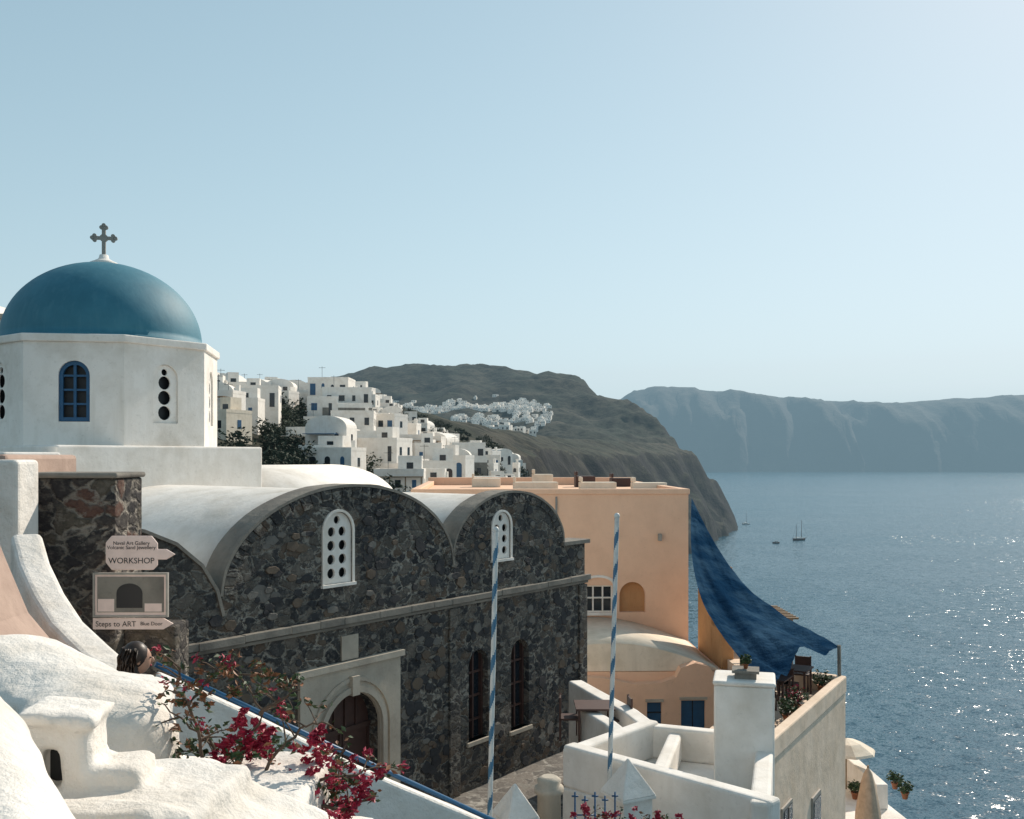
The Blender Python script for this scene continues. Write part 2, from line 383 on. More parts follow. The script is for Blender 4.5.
hole_panel('gable_window_2',arch(8.02,8.72,-2.4,-1.62,-1.28),[(8.22,-2.2,.095),(8.52,-2.2,.095),(8.22,-1.93,.095),(8.52,-1.93,.095),(8.22,-1.67,.095),(8.52,-1.67,.095),(8.37,-1.43,.08)],.02,.07,FM)
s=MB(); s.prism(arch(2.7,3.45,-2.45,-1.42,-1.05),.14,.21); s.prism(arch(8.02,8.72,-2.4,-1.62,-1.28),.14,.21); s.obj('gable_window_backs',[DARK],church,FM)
s=MB()
for c,r,zs,zt,zb in ((3.075,.375,-1.42,-1.05,-2.45),(8.37,.35,-1.62,-1.28,-2.4)):
    n=14
    for i in range(n):
        a0=math.pi*i/n;a1=math.pi*(i+1)/n; h=zt-zs
        s.prism([(c+(r+k)*math.cos(a),zs+(h+k)*math.sin(a)) for k,a in ((0.002,a0),(.05,a0),(.05,a1),(.002,a1))],-.04,-.004)
    s.box(c-r-.05,c-r-.002,-.04,-.004,zb,zs); s.box(c+r+.002,c+r+.05,-.04,-.004,zb,zs); s.box(c-r-.07,c+r+.07,-.07,-.004,zb-.06,zb-.002)
s.obj('gable_window_frames',[WHITE],church,FM)
def vault(c,r,zs,rise,t0,t1,name,zb=-9,dz=.06):
    p=[(c-r,zb),(c+r,zb)]+arcpts(c,r,zs-dz,rise,32,0,math.pi)
    s=MB(); s.prism(p,t0,t1,0,None,True); o=s.obj(name,[WHITE],church,FM,weld=True)
    for f in o.data.polygons: f.use_smooth = abs(f.normal.y)<.5
    return o
vault(3.45,3.08,-2.4,1.83,.56,14,'nave_vault')
vault(8.8,2.18,-2.2,1.36,.56,14,'aisle_vault')
s=MB(); s.prism([(-1.85,-9),(.3,-9),(.3,-2.9),(.0,-2.1),(-.6,-1.62),(-1.2,-1.38),(-1.85,-1.28)],.56,5); s.obj('side_vault',[WHITE],church,FM)
s=MB(); s.box(10.9,12.0,.56,14,-9,-2.42); s.obj('side_roof',[WHITE],church,FM,bevel=.03)
TM=FM@Matrix.Translation((0,8.8,0))@Matrix.Rotation(math.pi/2,4,'Z')
s=MB(); s.prism([(-2.9,-3),(2.9,-3)]+arcpts(0,2.9,-1.5,1.3,26,0,math.pi),-11.2,-5.5,0,None,True); o=s.obj('cross_vault',[WHITE],church,TM,weld=True)
for f in o.data.polygons: f.use_smooth=abs(f.normal.y)<.5
DC=FM@Vector((3.45,8.8,0))
BM=Matrix.Translation(DC)@Matrix.Rotation(FA,4,'Z')
s=MB(); s.box(-2.75,2.75,-2.75,2.75,-4,.28); s.obj('drum_base',[WHITE],church,BM,bevel=.05,seg=3)
s=MB(); s.box(-4.6,-2.86,-2.2,2.4,-6,-.05); s.box(-4.2,-3.0,-3.4,-2.21,-6,.12); s.obj('chapel_annex',[WHITE],church,BM,bevel=.06,seg=3)
R=2.82
def octo(r,z0,z1,name,bev=.025):
    s=MB(); s.foot([(r*math.cos(math.radians(22.5+45*k)),r*math.sin(math.radians(22.5+45*k))) for k in range(8)],z0,z1)
    return s.obj(name,[WHITE],church,BM,bevel=bev)
drum=octo(R,.25,2.62,'drum',0)
octo(R+.07,2.622,2.8,'drum_cornice')
ap=R*math.cos(math.radians(22.5))
c=MB()
for k in range(8):
    Mk=Matrix.Rotation(math.radians(45*k),4,'Z')@Matrix.Translation((0,-ap,0))
    c.prism(arch(-.34,.34,.82,1.86,2.2),-.2,.24,0,Mk)
cut(drum,c.obj('cutter',[WHITE],None,BM))
for k in (6,7,0,1,5):
    Mk=BM@Matrix.Rotation(math.radians(45*k),4,'Z')@Matrix.Translation((0,-ap,0))
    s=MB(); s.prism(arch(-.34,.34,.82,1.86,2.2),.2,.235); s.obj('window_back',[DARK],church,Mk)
    if k in (7,):
        s=MB()
        for i in range(14):
            a0=math.pi*i/14;a1=math.pi*(i+1)/14
            s.prism([(r*math.cos(a),1.86+r*math.sin(a)) for r,a in ((.25,a0),(.335,a0),(.335,a1),(.25,a1))],.06,.14)
        s.box(-.335,-.25,.06,.14,.83,1.86); s.box(.25,.335,.06,.14,.83,1.86); s.box(-.25,.25,.06,.14,.83,.92); s.box(-.03,.03,.08,.14,.92,2.12)
        for z in (1.2,1.52,1.84): s.box(-.25,.25,.085,.14,z,z+.045)
        s.obj('blue_window',[BLUE],church,Mk)
    else:
        hole_panel('pierced_window',arch(-.335,.335,.825,1.86,2.19),[(0,1.06,.17),(0,1.42,.17),(0,1.77,.16),(0,2.02,.08)],.05,.09,Mk)
dz0=2.8
s=MB(); n=22; H=2.0; RD=2.36
s.lathe([(RD+.03,dz0),(RD+.03,dz0+.08)]+[(RD*math.cos(math.pi/2*i/n),dz0+.08+H*math.sin(math.pi/2*i/n)) for i in range(n)]+[(.02,dz0+.08+H)],(0,0,0),0,72)
s.obj('dome',[DOME],church,BM,weld=True)
s=MB(); s.lathe([(.34,4.82),(.33,4.9),(.22,4.95),(.13,5.0),(.1,5.1),(.02,5.11)],(0,0,0),0,20); s.obj('dome_cap',[WHITE],church,BM)
s=MB(); XM=Matrix.Translation(DC+Vector((0,0,-.17)))@Matrix.Rotation(math.radians(12),4,'Z')
s.box(-.045,.045,-.03,.03,5.2,5.98); s.box(-.22,.22,-.031,.031,5.65,5.735)
for cx,cz in ((-.22,5.695),(.22,5.695),(0,5.96)):
    for dx,dz in ((0,.055),(0,-.055),(-.055,0),(.055,0)):
        if (cx<0 and dx>0) or (cx>0 and dx<0) or (cx==0 and dz<0): continue
        s.prism([(cx+dx+.05*math.cos(2*math.pi*k/12),cz+dz+.05*math.sin(2*math.pi*k/12)) for k in range(12)],-.034,.034)
s.prism([(.1*math.cos(2*math.pi*k/12),5.695+.1*math.sin(2*math.pi*k/12)) for k in range(12)],-.036,.036)
s.obj('cross',[METAL],church,XM)
# ------------------------------------------------------------------ sign pillar + signs
s=MB(); s.box(-6.75,-5.42,13.6,14.6,-7,-.28,0); s.box(-5.418,-4.7,13.9,14.5,-7,-2.35,0)
s.box(-6.8,-5.38,13.56,14.64,-.278,-.2,1)
s.obj('stone_pillar',[STONE_R,COPING],None,None,bevel=.03)
def text(body,size,loc,parent,name,mat_=INK,tilt=0):
    cu=D.curves.new(name,'FONT'); cu.body=body; cu.size=size; cu.align_x='CENTER'; cu.extrude=.001; cu.materials.append(mat_); cu.space_line=.85
    o=D.objects.new(name,cu); col.objects.link(o); o.matrix_world=Matrix.Translation(loc)@Matrix.Rotation(math.pi/2,4,'X')@Matrix.Rotation(tilt,4,'Z'); setpar(o,parent); return o
sy=13.42
sg=empty('workshop_sign',(-5.05,sy,-1.3))
s=MB(); oc=[(-.42,-.13),(-.34,-.23),(.22,-.23),(.28,-.17),(.28,-.09),(.4,-.09),(.52,-.02),(.4,.05),(.28,.05),(.28,.13),(.2,.23),(-.34,.23),(-.42,.14)]
s.prism([(x-5.06,z-1.28) for x,z in oc],sy,sy+.03); s.obj('board',[SIGNW],sg,None,bevel=.01)
text('Naval Art Gallery\nVolcanic Sand Jewellery',.069,(-5.13,sy-.004,-1.17),sg,'lettering')
text('WORKSHOP',.11,(-5.13,sy-.004,-1.42),sg,'lettering_large')
s=MB(); s.box(-5.5,-5.44,sy+.03,13.6,-1.3,-1.2); s.obj('bracket',[METAL],sg)
sg=empty('gallery_poster_sign',(-5.2,sy,-1.9))
x0,x1,z0,z1=-5.62,-4.66,-2.12,-1.57
s=MB(); s.box(x0,x1,sy,sy+.03,z0,z1,0)
for a in ((x0,x1,z1,z1+.025),(x0,x1,z0-.025,z0),(x0-.025,x0,z0-.025,z1+.025),(x1,x1+.025,z0-.025,z1+.025)): s.box(a[0],a[1],sy-.02,sy+.03,a[2],a[3],1)
s.box(x0+.03,x1-.03,sy-.004,sy,z0+.04,z1-.03,2)
s.prism(arch(-5.33,-4.98,z0+.1,z0+.3,z0+.43),sy-.008,sy-.004,3)
s.box(-5.58,-5.36,sy-.007,sy-.004,z0+.05,z0+.22,0); s.box(-4.95,-4.72,sy-.007,sy-.004,z0+.05,z0+.16,0)
s.obj('framed_poster',[SIGNW,METAL,COPING,DARK],sg)
s=MB(); s.prism([(-5.65,-2.31),(-4.7,-2.31),(-4.57,-2.235),(-4.7,-2.16),(-5.65,-2.16)],sy,sy+.025); s.obj('arrow_board',[SIGNW],sg)
text('Steps to ART',.1,(-5.34,sy-.004,-2.27),sg,'lettering'); text('Blue Door',.07,(-4.86,sy-.004,-2.255),sg,'lettering_small')
s=MB(); s.box(-5.5,-5.44,sy+.03,13.6,-1.8,-1.7); s.obj('bracket',[METAL],sg)
# ------------------------------------------------------------------ sweeping stair parapet on the left
def sweep_wall(name,path,wd,ht,mats,bev=.04,blue=False):
    s=MB(); P=[Vector(p) for p in path]; n=len(P); L=[];Rr=[]
    for i,p in enumerate(P):
        d=P[min(i+1,n-1)]-P[max(i-1,0)]; d.z=0; d.normalize(); q=Vector((d.y,-d.x,0))
        L.append(p-q*wd/2); Rr.append(p+q*wd/2)
    dz=Vector((0,0,-ht))
    for i in range(n-1):
        s.poly([L[i],L[i+1],Rr[i+1],Rr[i]]); s.poly([L[i],L[i]+dz,L[i+1]+dz,L[i+1]]); s.poly([Rr[i],Rr[i+1],Rr[i+1]+dz,Rr[i]+dz]); s.poly([L[i]+dz,Rr[i]+dz,Rr[i+1]+dz,L[i+1]+dz])
    s.poly([L[0],Rr[0],Rr[0]+dz,L[0]+dz]); s.poly([L[-1],L[-1]+dz,Rr[-1]+dz,Rr[-1]])
    return s.obj(name,mats,None,None,bevel=bev,weld=True,seg=3)
sweep_wall('curved_stair_parapet',[sight(26,532,12.2),sight(34,562,11.7),sight(48,592,11.2),sight(66,620,10.7),sight(92,645,10.1),sight(122,672,9.4)],.36,3.5,[WHITE2],.07)
s=MB(); s.prism([(p.x,p.z) for p in (sight(-80,800,10.2),sight(112,800,10.2),sight(108,674,10.2),sight(62,650,10.2),sight(30,612,10.2),sight(8,560,10.2),sight(-4,530,10.2),sight(-80,470,10.2))],9.35,10.2); s.obj('stair_side_wall',[PINKW],None,None,bevel=.05,seg=3)  # added wall piece; its pink-brown colour paints the parapet's shaded side
s=MB(); s.box(-8.9,-6.76,13.3,15.5,-6,.05,0); s.obj('plaster_house_wall',[PINKW],None,None,bevel=.06)
s=MB(); s.box(-6.60,-6.26,12.6,13.2,-3.5,-.02); s.obj('white_wall_end',[WHITE2],None,None,bevel=.06,seg=3)
s=MB(); s.box(-7.6,-6.62,12.6,12.7,-1.1,-.25); s.obj('brown_door_piece',[TERRA],None,None,bevel=.01)  # plain red-brown slab added as a piece of door
s=MB(); s.box(-26,-19.4,38,44,-5,5.3,0); s.box(-26.1,-19.3,37.9,44.1,5.3,5.5,1); s.prism([(x-22.5,z) for x,z in arch(-2.9,2.9,5.5,5.5,6.3)],38,44,0); s.box(-20.3,-19.8,37.97,38,3.3,4.6,2)
s.obj('hilltop_house',[WHITE,TUFF,GLASS],None,None,bevel=.05)
# ------------------------------------------------------------------ foreground stucco masses (distance field + surface nets)
X0,X1,Y0,Y1,Z0,Z1,hh_=-3.9,-.75,2.6,7.4,-2.7,-.75,.030
gx=np.arange(X0,X1,hh_); gy=np.arange(Y0,Y1,hh_); gz=np.arange(Z0,Z1,hh_)
PX,PY,PZ=np.meshgrid(gx,gy,gz,indexing='ij'); FLD=np.full(PX.shape,9.0,dtype=np.float64); KS=.06
def smin(d,k=KS):
    global FLD
    h=np.clip(.5+.5*(FLD-d)/k,0,1); FLD=FLD*(1-h)+d*h-k*h*(1-h)
def loc(M):
    Mi=M.inverted(); return [Mi[i][0]*PX+Mi[i][1]*PY+Mi[i][2]*PZ+Mi[i][3] for i in range(3)]
def boxd(c,sz,rot=0,tilt=0,roll=0,r=.05):
    M=Matrix.Translation(c)@Matrix.Rotation(math.radians(rot),4,'Z')@Matrix.Rotation(math.radians(tilt),4,'Y')@Matrix.Rotation(math.radians(roll),4,'X')
    a=loc(M); q=[np.abs(a[i])-(sz[i]/2-r) for i in range(3)]
    return np.sqrt(sum(np.maximum(t,0)**2 for t in q))+np.minimum(np.maximum(np.maximum(q[0],q[1]),q[2]),0)-r
def rbox(*a,k=KS,**kw): smin(boxd(*a,**kw),k)
def rell(c,r,k=.12):
    d=np.sqrt(((PX-c[0])/r[0])**2+((PY-c[1])/r[1])**2+((PZ-c[2])/r[2])**2); smin((d-1)*min(r),k)
for i in range(9):
    t=i/8; p=sight(-34+78*t**.8,690+170*t,4.1-1.0*t); rell(p+Vector((-.1,0,-.28)),(.25,.3,.34))
rbox((-2.5,3.8,-1.85),(.6,1.8,1.2),r=.15)
rell(sight(10,700,6.6),(.55,.6,.42)); rell(sight(55,705,6.4),(.4,.5,.3)); rbox((-3.2,6.7,-2.0),(1.3,1.0,.9))
rbox((-2.5,6.0,-1.92),(.75,.85,.92),8,r=.09); rbox((-2.2,5.85,-2.0),(.48,.48,1.06),0,r=.22)
rell((-2.55,6.1,-1.47),(.42,.4,.13))
rbox((-1.85,4.75,-1.80),(1.0,.8,.5),-6,0,0); rbox((-1.80,4.35,-1.66),(.62,.2,.28),-12,-4)
rbox((-1.4,4.9,-1.92),(.75,.6,.5),-8,22); rbox((-1.9,5.4,-2.1),(1.6,1.4,.6)); rbox((-1.5,5.2,-2.35),(1.7,1.8,.5),0,8)
rbox((-1.75,4.3,-2.02),(1.4,.9,.5),-4,6)
vx,vy=-2.10,4.72
rbox((vx,vy,-1.40),(.27,.30,.42),6,k=.03,r=.02); rbox((vx,vy-.01,-1.20),(.35,.38,.06),6,3,k=.015,r=.015)
rbox((vx+.24,vy+.05,-1.5),(.24,.3,.12),6,k=.04,r=.03)
hole=boxd((vx-.03,vy-.12,-1.43),(.10,.22,.17),6,r=.02); FLD=np.maximum(FLD,-hole)
ed=np.minimum.reduce([PX-X0-hh_*1.5,X1-hh_*2.5-PX,PY-Y0-hh_*1.5,Y1-hh_*2.5-PY,PZ-Z0-hh_*1.5,Z1-hh_*2.5-PZ]); FLD=np.maximum(FLD,-ed)
def surface_nets(Fd,org,h):
    S=Fd<0; nx,ny,nz=Fd.shape
    cnt=np.zeros((nx-1,ny-1,nz-1),int); acc=np.zeros((nx-1,ny-1,nz-1,3))
    cor=[(i,j,k) for i in (0,1) for j in (0,1) for k in (0,1)]
    sl=lambda c: Fd[c[0]:nx-1+c[0],c[1]:ny-1+c[1],c[2]:nz-1+c[2]]
    for a in cor:
        for ax in range(3):
            if a[ax]==1: continue
            b_=list(a); b_[ax]=1; fa=sl(a); fb=sl(b_); mk=(fa<0)!=(fb<0)
            t=np.where(mk,fa/np.where(mk,fa-fb,1),0)
            for d in range(3):
                acc[...,d]+=np.where(mk,a[d]+(t if d==ax else 0),0)
            cnt+=mk
    act=cnt>0; idx=-np.ones(act.shape,int); ids=np.argwhere(act); idx[act]=np.arange(len(ids))
    V=(ids+acc[act]/cnt[act][:,None])*h+np.array(org)
    faces=[]
    for ax in range(3):
        o1,o2=[d for d in range(3) if d!=ax]
        sa=[slice(0,n) for n in S.shape]; sb=list(sa); sa[ax]=slice(0,S.shape[ax]-1); sb[ax]=slice(1,S.shape[ax])
        e=np.argwhere(S[tuple(sa)]!=S[tuple(sb)]); inside=S[tuple(sa)][tuple(e.T)]
        ok=(e[:,o1]>0)&(e[:,o2]>0)&(e[:,o1]<S.shape[o1]-1)&(e[:,o2]<S.shape[o2]-1); e=e[ok]; inside=inside[ok]
        def g(d1,d2):
            q=e.copy(); q[:,o1]-=d1; q[:,o2]-=d2; return idx[tuple(q.T)]
        Q=np.stack([g(0,0),g(1,0),g(1,1),g(0,1)],1)
        flip=inside if ax!=1 else ~inside
        Q[~flip]=Q[~flip][:,::-1]; faces.append(Q)
    return V,np.concatenate(faces)
V,Q_=surface_nets(FLD,(X0,Y0,Z0),hh_)
cen=V.mean(0)
me=D.meshes.new('stucco_stair_wall'); me.from_pydata((V-cen).tolist(),[],Q_.tolist()); me.materials.append(WHITE2)
bm=bmesh.new(); bm.from_mesh(me)
bmesh.ops.smooth_vert(bm,verts=bm.verts,factor=.5,use_axis_x=True,use_axis_y=True,use_axis_z=True)
bmesh.ops.recalc_face_normals(bm,faces=bm.faces); bm.normal_update()
cv=Vector(cen.tolist())
for v in bm.verts:
    w_=v.co+cv; v.co+=v.normal*(.018*noise.fractal(w_*2.6,.9,2.1,4)+.003*noise.noise(w_*14))
bm.to_mesh(me); bm.free()
me.polygons.foreach_set('use_smooth',[True]*len(me.polygons)); me.update()
fg=D.objects.new('stucco_stair_wall',me); fg.location=cv; col.objects.link(fg)
s=MB(); s.box(vx-.075,vx+.03,vy-.03,vy-.01,-1.52,-1.34); s.obj('vent_shade_card',[DARK])  # dark card at the back of the hole, painting in its shade
A=sight(158,672,9.0); B=sight(520,838,11.0)
dv=(B-A)
sweep_wall('stair_parapet_wall',[A+dv*t+Vector((0,0,.02*math.sin(t*9))) for t in [i/10 for i in range(11)]],.28,2.6,[WHITE2],.05)
s=MB(); dh=Vector((dv.x,dv.y,0)).normalized(); sd=Vector((-dh.y,dh.x,0))
s.tube([A+sd*.12+Vector((0,0,.05)),A+dv*.5+sd*.12+Vector((0,0,.045)),B+sd*.12+Vector((0,0,.05))],.026,0,8); s.obj('blue_handrail',[BLUE])
s=MB(); s.foot([(-9,9),(1.6,9),(2.2,18),(2.4,30),(-9,30)],-8.3,-7.6); s.obj('courtyard_paving',[PAVE])
# ------------------------------------------------------------------ person (only the head shows above the wall)
def person(base,head_top,face):
    par=empty('person',base); H=head_top-base.z
    R_=Matrix.Translation(base)@Matrix.Rotation(face,4,'Z')
    J={'pel':(0,0,.53,.085),'wa':(0,0,.62,.075),'ch':(0,.005,.74,.095),'ne':(0,.01,.825,.035),'hb':(0,0,.87,.035),
       'lh':(.05,0,.5,.055),'lk':(.055,-.01,.28,.035),'la':(.055,.01,.045,.025),'lt':(.06,-.08,.02,.022),
       'rh':(-.05,0,.5,.055),'rk':(-.055,-.01,.28,.035),'ra':(-.055,.01,.045,.025),'rt':(-.06,-.08,.02,.022),
       'ls':(.105,0,.79,.038),'le':(.13,.01,.62,.026),'lw':(.12,-.06,.49,.017),'rs':(-.105,0,.79,.038),'re':(-.13,.01,.62,.026),'rw':(-.12,-.06,.49,.017)}
    E=[('pel','wa'),('wa','ch'),('ch','ne'),('ne','hb'),('pel','lh'),('lh','lk'),('lk','la'),('la','lt'),('pel','rh'),('rh','rk'),('rk','ra'),('ra','rt'),('ch','ls'),('ls','le'),('le','lw'),('ch','rs'),('rs','re'),('re','rw')]
    ks=list(J); me=D.meshes.new('body'); me.from_pydata([tuple(H*c for c in J[k][:3]) for k in ks],[(ks.index(a),ks.index(b_)) for a,b_ in E],[])
    me.materials.append(SHIRT); o=D.objects.new('body',me); col.objects.link(o); o.matrix_world=R_
    md=o.modifiers.new('sk','SKIN'); md.use_smooth_shade=True
    for i,k in enumerate(ks): me.skin_vertices[0].data[i].radius=(J[k][3]*H,J[k][3]*H*.8)
    me.skin_vertices[0].data[0].use_root=True
    o.modifiers.new('sub','SUBSURF').levels=2; o.modifiers['sub'].render_levels=2
    bake(o); o.data.materials.clear(); [o.data.materials.append(x) for x in (SHIRT,TROUS,SKIN)]
    for p in o.data.polygons:
        p.use_smooth=True; z=p.center.z/H
        p.material_index=2 if (z>.83 or (abs(p.center.x)/H>.11 and z<.6)) else (1 if z<.54 else 0)
    setpar(o,par)
    s=MB(); hz=.925*H; s.ell((0,-.005,hz),(.075,.095,.115),0,20); s.ell((0,-.1,hz-.01),(.014,.02,.026),0,8)
    s.ell((.078,0,hz),(.012,.022,.032),0,8); s.ell((-.078,0,hz),(.012,.022,.032),0,8)
    for x in (-.03,.03): s.ell((x,-.088,hz+.015),(.013,.01,.008),2,8)
    s.ell((0,-.092,hz-.05),(.022,.008,.008),3,8)
    s.ell((0,.022,hz+.028),(.097,.105,.115),1,20); s.ell((0,.06,hz-.06),(.1,.08,.15),1,16); s.ell((0,.08,hz-.16),(.1,.06,.13),1,16)
    for i in range(160):
        a=random.uniform(-.4,math.pi+.4); p=Vector((.09*math.cos(a),.03+.085*math.sin(a),hz+random.uniform(.03,.1))); q=p+Vector((random.uniform(-.03,.03)+.03*math.cos(a),random.uniform(0,.04),-random.uniform(.12,.34)))
        s.tube([p,(p+q)/2+Vector((.025*math.cos(a),.02,0)),q],[.008,.008,.002],1,4)
    h=s.obj('head',[SKIN,HAIR,DARK,BRACT],par,R_)
    s=MB()
    for sx in (1,-1):
        w_=Vector((.12*H*sx,-.06*H,.485*H)); s.ell(w_+Vector((0,-.01,-.05)),(.018,.035,.05),0,10)
        for k in range(4): 
            b0=w_+Vector((0,-.035+.018*k,-.085)); L=(.06,.072,.075,.065)[k]; s.tube([b0,b0+Vector((-.006*sx,-.004,-L*.5)),b0+Vector((-.018*sx,-.008,-L))],[.009,.008,.006],0,6)
        b0=w_+Vector((-.005*sx,-.04,-.03)); s.tube([b0,b0+Vector((-.01*sx,-.025,-.03)),b0+Vector((-.015*sx,-.03,-.055))],[.01,.009,.007],0,6)
    s.obj('hands',[SKIN],par,R_)
person(Vector((-2.91,7.75,-3.13)),-1.44,math.radians(110))
s=MB(); s.box(-4.2,-2.2,7.3,9.4,-4.2,-3.13); s.obj('stair_landing',[PAVE])
# ------------------------------------------------------------------ apricot building
ob=empty('apricot_house',(2,40,-14))
OM=frame(Vector((0,36,0)),math.radians(2))
s=MB(); s.box(-3.6,6.42,0,13,-16,-1.32,0)
o=s.obj('walls',[ORANGE],ob,OM)
c=MB(); c.prism(arch(3.9,4.85,-5.6,-5.0,-4.5),-.3,.3); c.box(2.6,3.65,-.3,.22,-5.6,-4.62); cut(o,c.obj('cutter',[ORANGE],None,OM))
s=MB()
s.box(-3.65,6.47,-.05,.25,-1.32,-1.12,0); s.box(-3.65,-3.35,.25,13,-1.32,-1.12,0); s.box(6.17,6.47,.25,13,-1.32,-1.12,0); s.box(-3.65,6.47,12.7,13.05,-1.32,-.95,0)
s.obj('parapets',[ORANGE],ob,OM,bevel=.03)
s=MB(); s.box(2.6,3.65,.16,.21,-5.6,-4.62,1)
for x in (2.6,2.92,3.27,3.6): s.box(x,x+.05,.05,.16,-5.6,-4.62,0)
for z in (-5.6,-5.1,-4.67): s.box(2.6,3.65,.06,.15,z,z+.05,0)
s.prism(arch(3.9,4.85,-5.6,-5.0,-4.5),.24,.29,2)
s.box(2.5,3.75,-.09,-.003,-5.7,-5.6,0)
for i in range(12):
    a0=math.pi*i/12;a1=math.pi*(i+1)/12
    s.prism([(3.13+r*math.cos(a),-4.62+r*.55*math.sin(a)) for r,a in ((.53,a0),(.68,a0),(.68,a1),(.53,a1))],-.06,-.003)
s.tube([(1.6,-.05,-1.4),(1.6,-.05,-5.9)],.035,3,8); s.box(5.3,5.42,-.16,-.003,-3.0,-2.75,3)
s.obj('window_and_niche',[WHITE,GLASS,OCHRE,METAL],ob,OM)
s=MB(); s.prism([(-.5,-6.62),(6.3,-6.62),(6.3,-6.6)]+[(6.3-6.8*i/20,-6.6+.85*math.sin(math.pi*i/20)) for i in range(1,20)]+[(-.5,-6.6)],-5.2,-.02,0,None,True); o=s.obj('wing_vault',[CREAM],ob,OM)
s=MB(); pts=[(-.5,-16),(6.5,-16),(6.5,-7.05),(6.35,-6.75),(6.05,-6.65),(5.85,-6.4),(5.45,-6.3),(5.0,-6.45),(4.85,-6.75),(4.4,-6.9),(3.6,-6.95),(2.6,-6.75),(1.5,-6.7),(-.5,-6.7)]
s.prism(pts,-5.6,-5.21); o=s.obj('wing_front',[ORANGE],ob,OM)
c=MB(); c.box(3.95,4.4,-5.9,-5.4,-8.45,-7.5); c.box(5.0,5.75,-5.9,-5.4,-9.6,-7.45); c.box(1.2,1.9,-5.9,-5.4,-8.5,-7.6); cut(o,c.obj('cutter',[ORANGE],None,OM))
s=MB(); s.box(-.45,6.4,-5.2,-.01,-16,-6.64); s.obj('wing_walls',[ORANGE],ob,OM)
s=MB(); s.box(3.95,4.4,-5.48,-5.43,-8.45,-7.5,0); s.box(5.0,5.75,-5.48,-5.43,-9.6,-7.45,0); s.box(5.36,5.39,-5.5,-5.48,-9.6,-7.45,1); s.box(1.2,1.9,-5.48,-5.43,-8.5,-7.6,1)
for z in (-8.2,-7.85): s.box(3.95,4.4,-5.51,-5.48,z,z+.04,1)
s.box(4.95,5.8,-5.66,-5.602,-7.42,-7.34,2); s.box(3.9,4.45,-5.66,-5.602,-7.48,-7.4,2)
s.obj('blue_doors',[BLUE,GLASS,TUFF],ob,OM)
s=MB(); s.box(6.5,7.15,-3.2,-1.2,-16,-3.75,0); s.box(6.45,7.2,-3.25,-1.15,-3.75,-3.62,0); s.box(6.5,6.9,-4.6,-3.2,-16,-5.5,0); s.obj('chimney_stack',[OCHRE],ob,OM,bevel=.03)
s=MB()
for x,y,w_,h,mt in ((.2,4,1.8,.35,1),(1.2,8,.9,.6,1),(3.0,5,1.5,.32,1),(3.2,9,.9,.5,2),(5.2,5,1.4,.3,1),(4.9,9.5,.9,.4,2),(-1.5,9,1.3,.4,1)):
    s.box(x,x+w_,y,y+.8,-1.32,-1.32+h,mt); s.box(x,x+.1,y,y+.8,-1.3+h,-1.1+h,mt)
s.obj('roof_loungers',[OCHRE,CREAM,WOOD],ob,OM,bevel=.03)
# ------------------------------------------------------------------ sail + pole
A_=Vector((6.42,35.6,-1.42)); B_=sight(838,647,27); C_=sight(774,700,23.0)
s=MB(); n=50
G=[]
for i in range(n+1):
    u=i/n; row=[]
    for j in range(n+1):
        v=j/n; p=A_*(1-u)+(B_*(1-v)+C_*v)*u
        sag=-1.0*math.sin(math.pi*u)*(1-.25*v)
        wr=.14*u*math.sin(v*12+u*3+2*noise.noise(Vector((u*3,v*3,0))))+.09*u*noise.noise(Vector((u*8,v*10,3)))+.04*u*noise.noise(Vector((u*20,v*22,6)))
        p=p+Vector((-.3*math.sin(math.pi*u)*(1+1.3*v)-.3*math.sin(math.pi*v)*u*u,wr*.6,sag*.75+wr+.35*math.sin(math.pi*v)*u**3)); row.append(p)
    G.append(row)
for i in range(n):
    for j in range(n): s.poly([G[i][j],G[i+1][j],G[i+1][j+1],G[i][j+1]],0,True)
so=s.obj('blue_shade_sail',[SAIL],None,None,weld=True)
s=MB(); s.tube([B_+Vector((.03,0,.05)),B_+Vector((.05,0,-2.2))],.05,0,10); s.tube([C_+Vector((0,.0,.03)),C_+Vector((-.1,.2,-2))],.035,0,8); s.obj('sail_post',[COPING])
# ------------------------------------------------------------------ peach terrace house right
pb=empty('peach_terrace_house',(7,25,-16))
fp=[(5.3,20.6),(9.05,27.0),(7.5,28.9),(4.05,22.3)]
s=MB(); s.foot(fp,-22,-6.35); o=s.obj('walls',[PEACH],pb,None,bevel=.03)
dv1=(Vector((9.05,27.0,0))-Vector((5.3,20.6,0))).normalized(); PA=math.atan2(dv1.y,dv1.x); PM=frame(Vector((5.3,20.6,0)),PA)
s=MB(); s.box(-.02,7.4,-.03,.22,-6.35,-5.9,0); s.box(7.2,7.45,.22,2.3,-6.35,-5.9,0); s.box(-.02,.22,.22,1.8,-6.35,-5.9,0); s.obj('terrace_parapet',[PEACH],pb,PM,bevel=.04)
s=MB(); s.box(.95,1.75,-.05,-.003,-8.75,-7.55,1); s.box(1.02,1.68,-.07,-.05,-8.65,-7.62,0); s.box(1.33,1.37,-.09,-.07,-8.65,-7.62,1); s.box(3.6,4.4,-.05,-.003,-9.4,-8.1,1); s.box(3.67,4.33,-.07,-.05,-9.3,-8.2,0); s.obj('windows',[GLASS,METAL],pb,PM)
def chair(s,x,y,z,M=None,m=0,rot=0):
    Mx=(M or Matrix.Identity(4))@Matrix.Translation((x,y,z))@Matrix.Rotation(rot,4,'Z')
    for a in (-.2,.2):
        for b_ in (-.2,.2): s.box(a-.02,a+.02,b_-.02,b_+.02,0,.45 if b_<0 else .9,m,Mx)
    s.box(-.22,.22,-.22,.22,.43,.47,m,Mx); s.box(-.2,.2,.185,.215,.6,.88,m,Mx)
